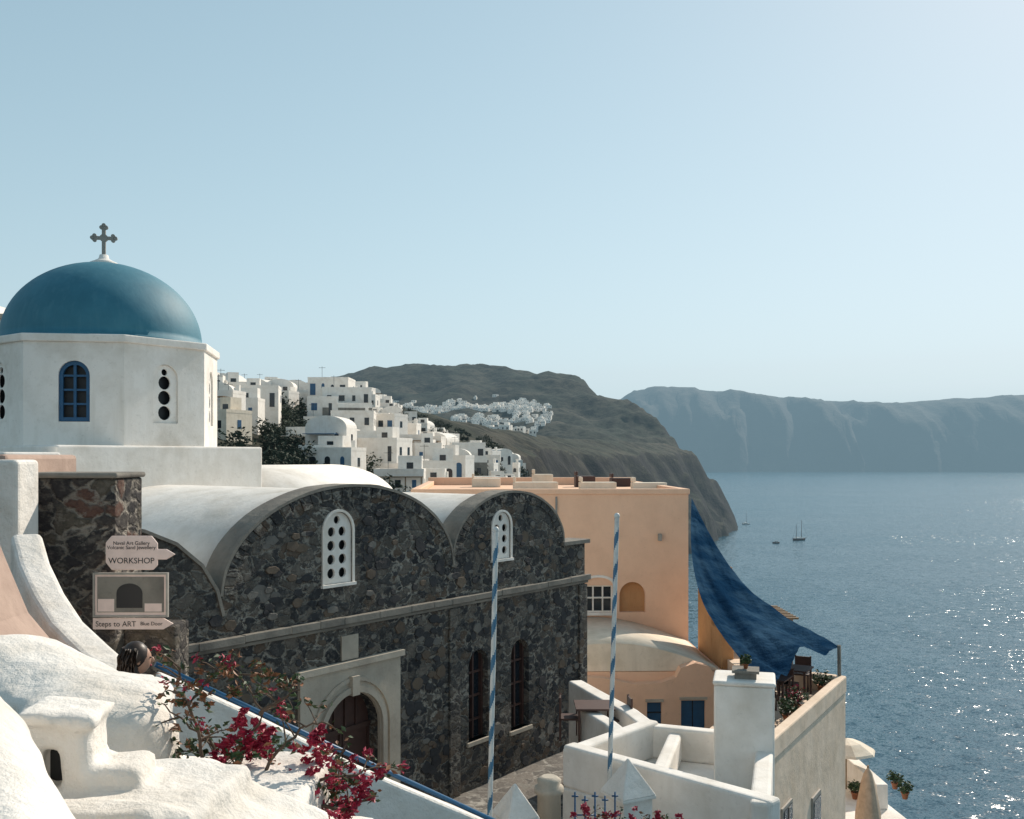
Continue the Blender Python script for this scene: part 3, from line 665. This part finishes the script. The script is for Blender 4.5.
def table(s,x,y,z,M=None,m=0):
    Mx=(M or Matrix.Identity(4))@Matrix.Translation((x,y,z)); s.box(-.4,.4,-.4,.4,.7,.74,m,Mx)
    for a in (-.33,.33):
        for b_ in (-.33,.33): s.box(a-.025,a+.025,b_-.025,b_+.025,0,.7,m,Mx)
s=MB()
for x,y in ((2.6,1.1),(5.0,1.3),(6.4,1.1)):
    table(s,x,y,-6.35,PM,0); chair(s,x-.7,y,-6.35,PM,0,1.5); chair(s,x+.7,y,-6.35,PM,0,-1.5)
s.obj('terrace_furniture',[WOOD],pb)
s=MB(); s.foot([(6.9,30.2),(8.6,30.6),(8.4,33),(6.8,33)],-16,-6.4,0)
for i in range(9): s.box(6.9,8.7,30.2+i*.3,30.28+i*.3,-4.9,-4.84,1)
for x,y in ((6.95,30.3),(8.5,30.4),(6.95,32.5),(8.5,32.5)): s.box(x,x+.08,y,y+.08,-6.4,-4.9,1)
s.box(6.9,8.6,32.8,32.95,-6.4,-5.4,0)
s.obj('reed_pergola_terrace',[PEACH,WOODL],None,None)
def leaves(s,c,r,n,size,m,flat=.7):
    rd=random.random; g=random.gauss; cx,cy,cz=c
    for i in range(n):
        dx,dy,dz=g(0,1),g(0,1),g(0,1)*flat; l=math.sqrt(dx*dx+dy*dy+dz*dz)+1e-6; k=r*rd()**.45/l
        px_,py_,pz_=cx+dx*k,cy+dy*k,cz+dz*k
        a=Vector((rd()*2-1,rd()*2-1,rd()*1.2-.6)).normalized(); b_=a.cross(Vector((rd()-.5,rd()-.5,rd()-.5))).normalized(); sz=size*(.6+.7*rd()); nn=a.cross(b_)*sz*.18; p=Vector((px_,py_,pz_))
        i0=len(s.v); s.v+=[p-a*sz,p+b_*sz*.5+nn,p+a*sz,p-b_*sz*.5+nn]; s.f.append((i0,i0+1,i0+2,i0+3)); s.m.append(m if not hasattr(m,'__len__') else random.choice(m)); s.s.append(False)
def pot_plant(loc,r,name='potted_plant',flow=False,size=.05):
    par=empty(name,loc); s=MB(); s.lathe([(r*.6,0),(r*.95,r*1.5),(r*1.08,r*1.5),(r*1.08,r*1.7),(r*.85,r*1.7),(r*.8,r*1.55)],loc,0,16); s.obj('pot',[TERRA],par)
    s=MB()
    for k in range(9):
        a=random.uniform(0,6.28); s.tube([Vector(loc)+Vector((0,0,r*1.5)),Vector(loc)+Vector((r*.6*math.cos(a),r*.6*math.sin(a),r*2.8)),Vector(loc)+Vector((r*1.3*math.cos(a),r*1.3*math.sin(a),r*3.4))],[.012,.008,.004],0,5)
    leaves(s,Vector(loc)+Vector((0,0,r*3)),r*1.9,int(150),size,1)
    if flow: leaves(s,Vector(loc)+Vector((0,0,r*3.4)),r*1.8,60,size*.8,2)
    s.obj('foliage',[BARK,LEAFG,BRACT],par,recalc=False)
for x,y,r in ((6.9,.5,.14),(4.2,.5,.16),(1.6,.6,.16),(.6,.6,.15),(3.4,.5,.13)):
    pot_plant(PM@Vector((x,y,-6.35)),r,'potted_plant',x==4.2,.06)
# ------------------------------------------------------------------ white terrace building with chimney
wb=empty('white_terrace_house',(3,15,-9))
Q=[Vector((.75,15,0)),Vector((3.25,12.5,0)),Vector((4.2,15.95,0)),Vector((2.25,16.7,0))]
s=MB(); s.foot([(q.x,q.y) for q in Q],-12,-4.95); s.obj('walls',[WHITE],wb,None,bevel=.04)
def pwall(a,b_,z0,z1,wd,par,name='parapet',mt=WHITE,inset=0):
    d=(b_-a); L=d.length; M=frame(Vector((a.x,a.y,0)),math.atan2(d.y,d.x)); s=MB(); s.box(-inset,L+inset,0,wd,z0,z1); return s.obj(name,[mt],par,M,bevel=.05,seg=3)
pwall(Q[0]+Vector((.01,.01,0)),Q[1],-4.955,-4.32,.26,wb); pwall(Q[1],Q[2],-4.955,-4.34,.26,wb); pwall(Q[2],Q[3],-4.955,-4.42,.26,wb); pwall(Q[3],Q[0],-4.955,-4.36,.26,wb)
pwall(Q[0].lerp(Q[1],.5)+Vector((.1,.12,0)),Q[3].lerp(Q[2],.3),-4.955,-4.5,.22,wb)
CMx=frame(Vector((3.02,14.9,0)),math.radians(-14))
s=MB(); s.box(0,.88,0,.8,-5,-3.4,0); s.box(-.02,.9,-.02,.82,-3.4,-3.33,0); s.obj('chimney',[WHITE],wb,CMx,bevel=.035,seg=3)
s=MB(); s.box(.3,.62,.2,.5,-3.33,-3.24,0); s.box(.26,.66,.16,.54,-3.24,-3.2,0); s.obj('chimney_cap',[COPING],wb,CMx)
pot_plant(CMx@Vector((.46,.35,-3.2)),.045,'potted_plant',False,.035)
def pyramid(c,hw,h,zb,name='pyramid_pillar'):
    s=MB(); s.box(c[0]-hw*.86,c[0]+hw*.86,c[1]-hw*.86,c[1]+hw*.86,zb,c[2]-h)
    b0=[(c[0]-hw,c[1]-hw),(c[0]+hw,c[1]-hw),(c[0]+hw,c[1]+hw),(c[0]-hw,c[1]+hw)]
    s.foot(b0,c[2]-h,c[2]-h+.05)
    vs=[(x,y,c[2]-h+.05) for x,y in b0]+[tuple(c)]
    s.add(vs,[(0,1,4),(1,2,4),(2,3,4),(3,0,4),(3,2,1,0)])
    o=s.obj(name,[WHITE2],None,None,bevel=.015); o.rotation_euler.z=.5; return o
pyramid(sight(628,757,13.2),.27,.52,-9); pyramid(sight(515,782,12.4),.23,.46,-9)
s=MB(); c=sight(549,776,13.6); s.lathe([(.16,-1.2),(.16,-.25),(.2,-.22),(.2,-.14),(.15,-.12),(.17,-.05),(.1,0)],c,0,14); s.obj('stone_chimney_pot',[TUFF])
sweep_wall('white_step_wall',[sight(575,680,23.5),sight(600,694,22),sight(630,710,20.5),sight(668,739,18.6)],.35,3.5,[WHITE],.05)
sweep_wall('white_step_wall',[sight(583,706,21),sight(610,722,19.8),sight(640,746,18.8)],.3,3.0,[WHITE],.05)
s=MB(); s.foot([(2.42,17.2),(4.6,17.5),(4.0,22),(7.2,30),(2.42,31)],-12,-9.6); s.obj('lower_courtyard',[PAVE])
s=MB(); q=sight(594,735,20.8); table(s,q.x,q.y,q.z-.1,None,0); chair(s,q.x+.55,q.y,q.z-.1,None,0,-1.5); chair(s,q.x-.5,q.y+.1,q.z-.1,None,0,1.5); s.box(q.x-.3,q.x+1.2,q.y-.6,q.y+1.2,q.z-2.5,q.z-.1,1); s.obj('table_and_chairs',[WOOD,WHITE])
# ------------------------------------------------------------------ striped poles
def pole(bot,topp,r,stripes):
    d=topp-bot; L=d.length; s=MB(); n=16; rows=int(stripes*14)
    q=d.to_track_quat('Z','Y').to_matrix().to_4x4(); M=Matrix.Translation(bot)@q
    vs=[];
    for i in range(rows+1):
        for k in range(n): t=2*math.pi*k/n; vs.append((r*math.cos(t),r*math.sin(t),L*i/rows))
    for i in range(rows):
        for k in range(n):
            ph=(i/14 - k/n)%1.0
            s_m=0 if ph<.6 else 1
            s.f.append([i*n+k,i*n+(k+1)%n,(i+1)*n+(k+1)%n,(i+1)*n+k]); s.m.append(s_m); s.s.append(True)
    s.v=[M@Vector(p) for p in vs]
    s.ell(topp,(r*1.25,r*1.25,r*1.4),0,12)
    s.obj('striped_flagpole',[POLEW,BLUEL])
pole(sight(489,850,12.2),sight(496,530,12.2),.031,9)
pole(sight(609,800,14.2),sight(617,516,14.2),.033,9)
s=MB()
for k in range(5):
    p=sight(575+10*k,792+ (k%2)*4,12.0+.15*k); s.tube([p,p+Vector((0,0,-1.2))],.011,0,6); s.tube([p+Vector((-.04,0,-.05)),p+Vector((.04,0,-.05))],.011,0,6)
p0=sight(572,815,12); p1=sight(620,815,12.7); s.tube([p0,p1],.01,0,6)
s.obj('iron_cross_fence',[BLUE])
# ------------------------------------------------------------------ lower terrace with parasol
tb=empty('cliff_terrace',(11,31,-14))
s=MB(); s.foot([(9.6,29),(12.4,31),(12.0,37),(9.0,36)],-45,-11.3,0); s.obj('base',[WHITE],tb,None,bevel=.05)
s=MB(); s.box(9.2,9.5,33,38,-20,-9.3,0); s.box(9.5,10.6,36,36.3,-20,-9.0,0); s.box(11.7,12.1,32,35,-11.3,-10.5,0); s.box(10.6,11.8,35.6,35.9,-11.3,-10.2,1); s.obj('terrace_walls',[WHITE,OCHRE],tb,None,bevel=.04)
u=sight(868,768,30); par=empty('closed_parasol',(u.x,u.y,-11.9))
s=MB(); s.tube([(u.x,u.y,-12.2),(u.x,u.y,u.z+.08)],.03,0,8); s.obj('pole',[WOODL],par)
s=MB(); rings=[(.03,0),(.1,-.15),(.17,-.45),(.24,-.9),(.3,-1.35),(.31,-1.65)]
vs=[];n=20
for r,z in rings:
    for k in range(n): rr=r*(1+.22*(k%2)*(r>.05)); t=2*math.pi*k/n; vs.append((u.x+rr*math.cos(t),u.y+rr*math.sin(t),u.z+z))
s.add(vs,[(i*n+k,(i+1)*n+k,(i+1)*n+(k+1)%n,i*n+(k+1)%n) for i in range(len(rings)-1) for k in range(n)],0,True); s.obj('canvas',[FABRIC],par)
u=sight(846,738,34); par=empty('open_parasol',(u.x,u.y,-11)); s=MB(); s.lathe([(1.0,-.45),(.95,-.38),(.5,-.12),(.03,0)],u,0,8,False); s.tube([u,u+Vector((0,0,-2.3))],.03,1,8); s.obj('canopy',[CREAM,WOODL],par)
for p in (sight(855,775,33),sight(895,785,34),sight(905,800,33)): pot_plant(Vector((p.x,p.y,-11.3)),.13,'potted_plant',False,.07)
# ------------------------------------------------------------------ bougainvillea
def bougain(name,branches,blooms,greens,dry,Y,par=None,lv=1.0):
    s=MB()
    for br in branches:
        pts=[sight(a,b_,Y+random.uniform(-.15,.15)) for a,b_ in br]; fine=[]
        for a,b_ in zip(pts,pts[1:]):
            for k in range(5): fine.append(a.lerp(b_,k/5)+Vector([random.uniform(-.015,.015) for _ in range(3)]))
        fine.append(pts[-1]); n=len(fine); s.tube(fine,[.014*(1-.75*i/n) for i in range(n)],0,6)
        for i in range(3,n):
            if random.random()<.8:
                d=Vector((random.uniform(-1,1),random.uniform(-1,1),random.uniform(-.3,1))).normalized()*random.uniform(.08,.22)
                s.tube([fine[i],fine[i]+d*.6,fine[i]+d+Vector((0,0,-.02))],[.006,.004,.002],0,4); leaves(s,fine[i]+d*.8,.06,int(7*lv),.024,(1,1,3))
                if random.random()<.25: leaves(s,fine[i]+d,.035,int(12*lv),.02,2)
    for lst,mi,dn,sz in ((blooms,(2,),200,.022),(greens,(1,1,3),70,.026),(dry,(3,3,1),50,.024)):
        for a,b_,r in lst:
            c=sight(a,b_,Y+random.uniform(-.15,.1)); rr=r/F*Y
            for k in range(8):
                cc=c+Vector([random.gauss(0,rr*.6) for _ in range(3)]); leaves(s,cc,rr*.42,int(dn/8*lv),sz,mi)
    return s.obj(name,[BARK,LEAFG,BRACT,LEAFO],recalc=False)
bougain('bougainvillea',
 [[(215,850),(205,760),(190,705),(215,672),(292,680)],[(215,850),(240,765),(262,712),(238,672)],[(230,850),(290,790),(340,775),(380,768)],[(300,850),(325,790),(345,750)],[(215,850),(182,765),(163,733)],[(230,850),(270,760),(300,730),(322,722)],[(190,705),(175,690),(180,668)],[(215,850),(225,770),(205,735),(170,712)],[(262,712),(280,700),(300,690)],[(300,800),(340,812),(370,800)]],
 [(250,738,14),(228,752,15),(268,733,10),(243,722,8),(312,758,14),(338,778,20),(362,770,14),(322,802,20),(285,797,14),(347,806,16),(300,775,12),(365,790,10),(215,765,9),(318,735,7),(262,752,12)],
 [(180,745,12),(205,750,12),(300,812,16),(270,770,12),(335,795,12),(240,760,14),(195,775,12),(275,815,14)],
 [(195,682,12),(222,672,10),(262,674,9),(285,683,6),(205,700,9),(232,692,7),(180,700,7)],5.8)
pot_plant(Vector((sight(262,786,6.6).x,6.6,sight(262,786,6.6).z)),.085,'potted_plant',False,.03)
bougain('bougainvillea',[[(560,850),(590,815)],[(640,850),(650,815)],[(600,850),(620,818)]],[(585,816,8),(610,819,8),(655,818,7),(635,822,8),(676,822,6)],[(600,824,8),(665,824,8)],[],11.2)
# ------------------------------------------------------------------ terrain
COAST=[(-400,50),(200,45),(500,68),(900,145),(1100,225),(1245,284),(1400,300),(1600,288),(2000,200),(2600,100),(3200,0)]
RIDGE=[(-1400,1500,95),(-900,1850,115),(-500,1950,135),(-315,2000,158),(-255,2060,185),(-194,2100,203),(-130,2080,198),(-64,2000,182),(0,1930,166),(61,1850,149),(133,1700,98),(199,1550,35),(250,1400,-25)]
def mount(X,Y):
    best=-999
    for (x0,y0,z0),(x1,y1,z1) in zip(RIDGE,RIDGE[1:]):
        dx,dy=x1-x0,y1-y0; t=max(0,min(1,((X-x0)*dx+(Y-y0)*dy)/(dx*dx+dy*dy))); d=math.hypot(X-x0-dx*t,Y-y0-dy*t)
        best=max(best,z0+(z1-z0)*t-.24*d)
    return best
def land(X,Y):
    u=interp(COAST,Y)-X
    if Y>80: u+=min(1,(Y-80)/300)*14*noise.fractal(Vector((X*.012,Y*.012,1)),.9,2,4)
    a=-95+1.9*u if u<50 else .36*(u-50)
    if Y<190: a-=min(9,9*(190-Y)/110)
    a=min(a,.060*max(Y,60)) if Y<310 else min(a,18.6)
    if Y<75:
        k=max(0,min(1,(75-Y)/25)); lim=-8.4+max(0,(-X-10))*.9
        if Y<9: lim=-2.6 -max(0,X)*.8
        a=a*(1-k)+min(a,lim)*k
    if Y>500:
        v=Vector((X*.006,Y*.006,3))
        nz=noise.fractal(v,.8,2.1,6); rg=1-abs(noise.noise(Vector((X*.011,Y*.006,9))))*2
        mo=mount(X,Y)+(16*nz+7*rg)*min(1,(Y-500)/600); cl=-95+1.55*max(u,-20)+20*nz+18*rg
        if Y>700: a=max(a,mo)
        a=min(a,cl) if u>-5 else -110
    if u<0: a=min(a,-95+u)
    return max(a,-115)
Ys=[-200,-120,-60,-30,-15,-5,0]; y=3.0
while y<2800: Ys.append(y); y+=max(2.0,y*.007)
Us=[-30,-15,-6]; u=0
while u<1600: Us.append(u); u+=1.6+ (u*.02 if u<120 else u*.018)
vs=[]; fs=[]
for y in Ys:
    cx=interp(COAST,y)
    for u in Us: vs.append((cx-u,y,land(cx-u,y)))
nU=len(Us)
for i in range(len(Ys)-1):
    for j in range(nU-1): fs.append((i*nU+j,i*nU+j+1,(i+1)*nU+j+1,(i+1)*nU+j))
me=D.meshes.new('hillside_terrain'); me.from_pydata(vs,[],fs); me.materials.append(HILL)
me.polygons.foreach_set('use_smooth',[True]*len(fs)); me.update()
if me.polygons[nU*40+50].normal.z<0: me.flip_normals()
o=D.objects.new('hillside_terrain',me); col.objects.link(o)
RT=[(380,420),(480,412),(560,408),(612,404),(632,391),(655,386),(700,388),(750,391),(800,398),(850,400),(900,402),(945,398),(1024,394),(1200,385),(1500,380),(2200,390)]
vs=[];fs=[]; nx=520; us=[-60,0,40,90,150,220,300,380,460,540,640,760,900,1050,1250,1600,2200]
for i in range(nx):
    X=-1500+12500*i/(nx-1)
    Yc=6400-.05*X+260*noise.fractal(Vector((X*.0006,4,2)),1,2,5)
    for u in us:
        Y=Yc+u; Hh=(458-interp(RT,512+F*X/(Yc+950)))/F*(Yc+950)
        g=noise.fractal(Vector((X*.0045,u*.0012,7)),.8,2.1,7); uu=u+230*g*(0<u<1000)
        f=0 if uu<=0 else (.62*min(1,uu/330) + .28*min(1,max(0,(uu-330)/350))+.10*min(1,max(0,(uu-680)/270)))
        z=SEA-3+(Hh-SEA)*f+ (9*noise.fractal(Vector((X*.006,Y*.006,1)),.9,2,4) if u>0 else 0)
        if u>1000: z-= (u-1000)*.06
        if u<0: z=SEA-30
        vs.append((X,Y,z))
nu=len(us)
for i in range(nx-1):
    for j in range(nu-1): fs.append((i*nu+j,(i+1)*nu+j,(i+1)*nu+j+1,i*nu+j+1))
me=D.meshes.new('caldera_cliffs'); me.from_pydata(vs,[],fs); me.materials.append(FARH)
me.polygons.foreach_set('use_smooth',[True]*len(fs)); me.update()
o=D.objects.new('caldera_cliffs',me); col.objects.link(o)
me=D.meshes.new('sea'); me.from_pydata([(-14900,-2900,SEA),(14900,-2900,SEA),(14900,24900,SEA),(-14900,24900,SEA)],[],[(0,1,2,3)]); me.materials.append(WATER); o=D.objects.new('sea',me); col.objects.link(o)
# ------------------------------------------------------------------ town
def house(x,y,z,w,d,h,rot,cream=False,vault_=False,name='white_house'):
    s=MB(); s.box(-w/2,w/2,-d/2,d/2,-7,h,0)
    pr=.35
    if not vault_:
        t=.25
        s.box(-w/2-.02,w/2+.02,-d/2-.02,-d/2+t,h,h+pr,0); s.box(-w/2-.02,w/2+.02,d/2-t,d/2+.02,h,h+pr,0); s.box(-w/2-.02,-w/2+t,-d/2+t,d/2-t,h,h+pr,0); s.box(w/2-t,w/2+.02,-d/2+t,d/2-t,h,h+pr,0)
        if random.random()<.5:
            bw=w*random.uniform(.3,.55); bx=random.uniform(-w/2+bw/2+.3,w/2-bw/2-.3); s.box(bx-bw/2,bx+bw/2,0,d/2-.3,h,h+random.uniform(1.0,1.9),0); s.box(bx-.35,bx+.35,-.03,0,h,h+1.0,1)
        if random.random()<.4: s.box(w/4,w/4+.4,d/4,d/4+.4,h,h+1.1,0)
        if random.random()<.3: s.tube([(-w/4,0,h),(-w/4,0,h+2.2)],.03,1,4); s.tube([(-w/4-.5,0,h+2.0),(-w/4+.5,0,h+2.0)],.025,1,4)
    else: s.prism([(-w/2,h),(w/2,h)]+arcpts(0,w/2,h,w*.28,14,0,math.pi),-d/2,d/2,0)
    fl=max(1,int(h/2.5))
    for f in range(fl):
        zb=h-2.5*(f+1)+.2
        k=max(1,int(w/1.5))
        for i in range(k):
            xx=-w/2+w*(i+.5)/k+random.uniform(-.12,.12); r=random.random()
            if r<.18: continue
            ww=random.choice((.22,.3,.4)); hh=random.choice((.8,1.0,1.7)); mt=1 if random.random()<.78 else 2; z0=zb+ (.7 if hh<1.5 else 0)
            if random.random()<.35: s.prism([(px_+xx,pz_) for px_,pz_ in arch(-ww,ww,z0,z0+hh-.25,z0+hh+.05,6)],-d/2-.03,-d/2,mt)
            else: s.box(xx-ww,xx+ww,-d/2-.03,-d/2,z0,z0+hh,mt)
        k=max(1,int(d/2.2))
        for i in range(k):
            yy=-d/2+d*(i+.5)/k
            if random.random()<.35: continue
            s.box(w/2,w/2+.03,yy-.3,yy+.3,zb+.7,zb+1.6,1 if random.random()<.8 else 2)
    r=random.random()
    if r<.45:
        td=random.uniform(1.4,2.6); s.box(-w/2,w/2,-d/2-td,-d/2-.02,-8,h-2.6,0 if r<.34 else 4); s.box(-w/2,w/2,-d/2-td,-d/2-td+.2,h-2.6,h-1.9,0)
        for i in range(2): s.box(-w/4+i*w/2-.3,-w/4+i*w/2+.3,-d/2-td-.03,-d/2-td,h-4.7,h-3.4,1)
        if r<.14:
            for i in range(4): xx=-w/2+.1+(w-.3)*i/3; s.box(xx,xx+.12,-d/2-td+.2,-d/2-td+.32,h-1.9,h-.5,3)
            for i in range(5): s.box(-w/2,w/2,-d/2-td+.1+.4*i,-d/2-td+.2+.4*i,h-.5,h-.42,3)
        elif r<.2: s.box(-w/2+.3,w/2-.8,-d/2-td+.3,-d/2-.1,h-.75,h-.68,2 if r<.17 else 0)
    return s.obj(name,[(CREAM if cream else WHITEF),GLASS,BLUE,WOODL,COPING],None,Matrix.Translation((x,y,z))@Matrix.Rotation(rot,4,'Z'),recalc=False)
for px,py,Y,w_,d_,h_ in ((332,381,150,6.0,6,2.6),(346,391,142,6.8,6,3.8),(324,400,140,4.2,6,3.2),(354,414,134,5.6,6,2.6),(322,420,132,4.6,6,2.6),(305,396,150,3.8,5,3.0),(338,432,124,4.6,5,2.6),(372,434,122,4.2,5,2.4)):
    p=sight(px,py,Y); house(p.x,p.y,p.z-h_,w_,d_,h_,random.uniform(-.1,.25),False)
placed=[]
tries=0
while len(placed)<300 and tries<9000:
    tries+=1
    Y=102*math.exp(random.random()*1.3); px=random.uniform(208,522); X=(px-512)/F*Y
    u_=interp(COAST,Y)-X
    if u_<42: continue
    w_=random.uniform(2.8,5.2); d_=random.uniform(2.8,4.8)
    if any(abs(X-a)<(w_+w2)/2*.8 and abs(Y-b_)<(d_+d2)/2*1.0 for a,b_,w2,d2 in placed): continue
    if 264<px<300 and 100<Y<160 and random.random()<.85: continue
    if noise.noise(Vector((X*.06,Y*.04,2)))<-.28: continue
    if 300<px<380 and 118<Y<158: continue
    z=land(X,Y); h=random.choice((2.2,2.4,2.6,2.9,4.0,4.6))
    pt=458-(z+h)/Y*F
    lim=interp([(205,381),(300,384),(370,386),(384,402),(430,430),(480,446),(522,460)],px)+random.uniform(0,9)
    if pt<lim: h-= (lim-pt)/F*Y
    if h<1.8: z-=1.8-h; h=1.8
    house(X,Y,z,w_,d_,h,random.uniform(-.45,.45),random.random()<.08,random.random()<.2); placed.append((X,Y,w_,d_))
s=MB()
for k in range(420):
    Y=88*math.exp(random.random()*1.35); px=random.choice((random.uniform(265,300),random.uniform(215,560),random.uniform(370,560))); X=(px-512)/F*Y
    if any(abs(X-a)<w2/2 and abs(Y-b_)<d2/2 for a,b_,w2,d2 in placed): continue
    z=land(X,Y); r=random.uniform(.6,1.7)
    s.tube([(X,Y,z-1),(X,Y,z+r*.8)],[.2,.1],1,5)
    for j in range(3): leaves(s,(X+random.uniform(-r,r)*.6,Y+random.uniform(-r,r)*.6,z+r*random.uniform(.5,1.3)),r*.8,55,.25,0)
s.obj('hillside_bushes',[BUSH,BARK],recalc=False)
s=MB(); k=0; tries=0
while k<700 and tries<30000:
    tries+=1
    Y=random.uniform(700,1950); px=random.gauss(466,48); X=(px-512)/F*Y
    if px<365 or px>552: continue
    z=land(X,Y); py=458-z/Y*F
    hi=interp([(360,404),(430,402),(500,397),(545,402)],px)
    if py<hi or py>448: continue
    if z<-5 or random.random()>math.exp(-((py-hi-12)/21)**2): continue
    if noise.noise(Vector((X*.012,Y*.012,5)))<-.02: continue
    w_=random.uniform(4.5,10); d_=random.uniform(5,9); h=random.uniform(3,5)
    M=Matrix.Translation((X,Y,z))@Matrix.Rotation(random.uniform(-.6,.6),4,'Z')
    s.box(-w_/2,w_/2,-d_/2,d_/2,-5,h,0,M)
    if random.random()<.4: s.box(-w_/4,w_/4,0,d_/2,h,h+2.2,0,M)
    for i in range(2): s.box(-w_/3+i*w_/2,-w_/3+i*w_/2+1.0,-d_/2-.05,-d_/2,h*.35,h*.7,1,M)
    k+=1
s.obj('distant_village',[WHITEF,GLASS],recalc=False)
# ------------------------------------------------------------------ boats
def hull(s,L,W,H,M,m=0):
    n=12; sec=[]
    for i in range(n+1):
        t=i/n; sh=H*(1+.35*(2*t-1)**2)
        w_=W*(1-abs(2*t-1)**2.6)+.03
        x=L*(t-.5); sec.append([(x,-w_/2,sh),(x*.94,-w_*.36,0),(x*.9,0,-.4),(x*.94,w_*.36,0),(x,w_/2,sh)])
    vs=[p for q in sec for p in q]; fs=[]
    for i in range(n):
        for k in range(4): fs.append((i*5+k,(i+1)*5+k,(i+1)*5+k+1,i*5+k+1))
        fs.append((i*5+4,(i+1)*5+4,(i+1)*5,i*5))
    s.add(vs,fs,m,False,M)
p=sight(799,541,1090); p.z=SEA; s=MB(); M=Matrix.Translation(p)@Matrix.Rotation(.35,4,'Z')
hull(s,17,4.5,1.8,M,0); s.box(-3.5,4,-1.3,1.3,1.6,3.0,1,M); s.box(-6,-4,-1,1,1.6,2.4,1,M)
for x,h in ((3.2,22),(-3.5,18)): s.tube([M@Vector((x,0,1)),M@Vector((x,0,h))],[.32,.16],2,6); s.tube([M@Vector((x,0,3.6)),M@Vector((x-4.5,0,3.8))],.3,1,6)
s.tube([M@Vector((8,0,2.3)),M@Vector((11.5,0,3.6))],.15,2,5); s.tube([M@Vector((11.5,0,3.6)),M@Vector((3.2,0,21))],.06,2,4); s.tube([M@Vector((3.2,0,21)),M@Vector((-3.5,0,17.5))],.05,2,4); s.tube([M@Vector((-3.5,0,17.5)),M@Vector((-8.3,0,2))],.05,2,4)
s.obj('sailing_ship',[WOOD,POLEW,WOOD])
p=sight(746,525,1350); p.z=SEA; s=MB(); M=Matrix.Translation(p)@Matrix.Rotation(-.2,4,'Z'); hull(s,11,3.4,1.3,M,0); s.box(-2,2,-.9,.9,1.2,2.2,0,M); s.tube([M@Vector((.5,0,1)),M@Vector((.5,0,17))],[.22,.1],1,6); s.tube([M@Vector((.5,0,2.8)),M@Vector((-4,0,2.8))],.25,0,5); s.obj('sailboat',[POLEW,WOOD])
p=sight(776,543,1050); p.z=SEA; s=MB(); M=Matrix.Translation(p)@Matrix.Rotation(.1,4,'Z'); hull(s,8,2.6,1.2,M,0); s.box(-1.2,1.8,-.8,.8,1.1,2.5,1,M); s.box(-1.4,2,-.9,.9,2.5,2.65,0,M); s.obj('motorboat',[WOOD,POLEW])
# ------------------------------------------------------------------ haze volume (aerial perspective)
s=MB(); s.box(-15000,15000,-3000,25000,-120,700); hz=s.obj('atmosphere_haze',[],None,Matrix.Identity(4))
m=D.materials.new('haze'); m.use_nodes=True; nt=m.node_tree; nt.nodes.clear(); out=N(nt,'ShaderNodeOutputMaterial')
BETA=7.2e-5
ab=N(nt,'ShaderNodeVolumeAbsorption'); ab.inputs[0].default_value=(0,0,0,1); ab.inputs[1].default_value=BETA
em=N(nt,'ShaderNodeEmission'); em.inputs[0].default_value=(.37,.58,.70,1); em.inputs[1].default_value=BETA  # even glow stands in for daylight scattered by the haze
ad=N(nt,'ShaderNodeAddShader'); nt.links.new(ab.outputs[0],ad.inputs[0]); nt.links.new(em.outputs[0],ad.inputs[1]); nt.links.new(ad.outputs[0],out.inputs['Volume'])
hz.data.materials.append(m)
# ------------------------------------------------------------------ light
AZ=math.radians(38); EL=math.radians(36)
w=D.worlds.new('World'); C.scene.world=w; w.use_nodes=True; nt=w.node_tree; bg=nt.nodes['Background']
sk=N(nt,'ShaderNodeTexSky'); sk.sky_type='NISHITA'; sk.sun_disc=False; sk.sun_elevation=EL; sk.sun_rotation=AZ; sk.altitude=100; sk.air_density=1.0; sk.dust_density=.4; sk.ozone_density=1.2
hs=N(nt,'ShaderNodeHueSaturation'); hs.inputs['Saturation'].default_value=.84; hs.inputs['Hue'].default_value=.466
nt.links.new(sk.outputs[0],hs.inputs['Color'])
# soft shoulder so the sky round the sun does not clip
den=vmath(nt,'MULTIPLY_ADD',hs.outputs[0],(.10,.10,.10),(1,1,1))
cmp_=vmath(nt,'MULTIPLY',vmath(nt,'DIVIDE',hs.outputs[0],den),(1.38,1.38,1.40))
nt.links.new(cmp_,bg.inputs[0]); bg.inputs[1].default_value=.145
L=D.lights.new('sun','SUN'); L.energy=5.0; L.angle=math.radians(.5); L.color=(1,.90,.77)
lo=D.objects.new('sun',L); col.objects.link(lo); S=Vector((math.sin(AZ)*math.cos(EL),math.cos(AZ)*math.cos(EL),math.sin(EL))); lo.rotation_euler=S.to_track_quat('Z','Y').to_euler(); lo.location=(0,0,50)
# ------------------------------------------------------------------ camera
cam=D.cameras.new('camera'); cam.lens=35; cam.sensor_width=36; cam.shift_y=48.5/1024; cam.clip_start=.1; cam.clip_end=60000
co=D.objects.new('camera',cam); col.objects.link(co); co.location=(0,0,0); co.rotation_euler=(math.pi/2,0,0); C.scene.camera=co
sc=C.scene; sc.view_settings.view_transform='Standard'; sc.view_settings.look='None'; sc.view_settings.exposure=0; sc.view_settings.gamma=1
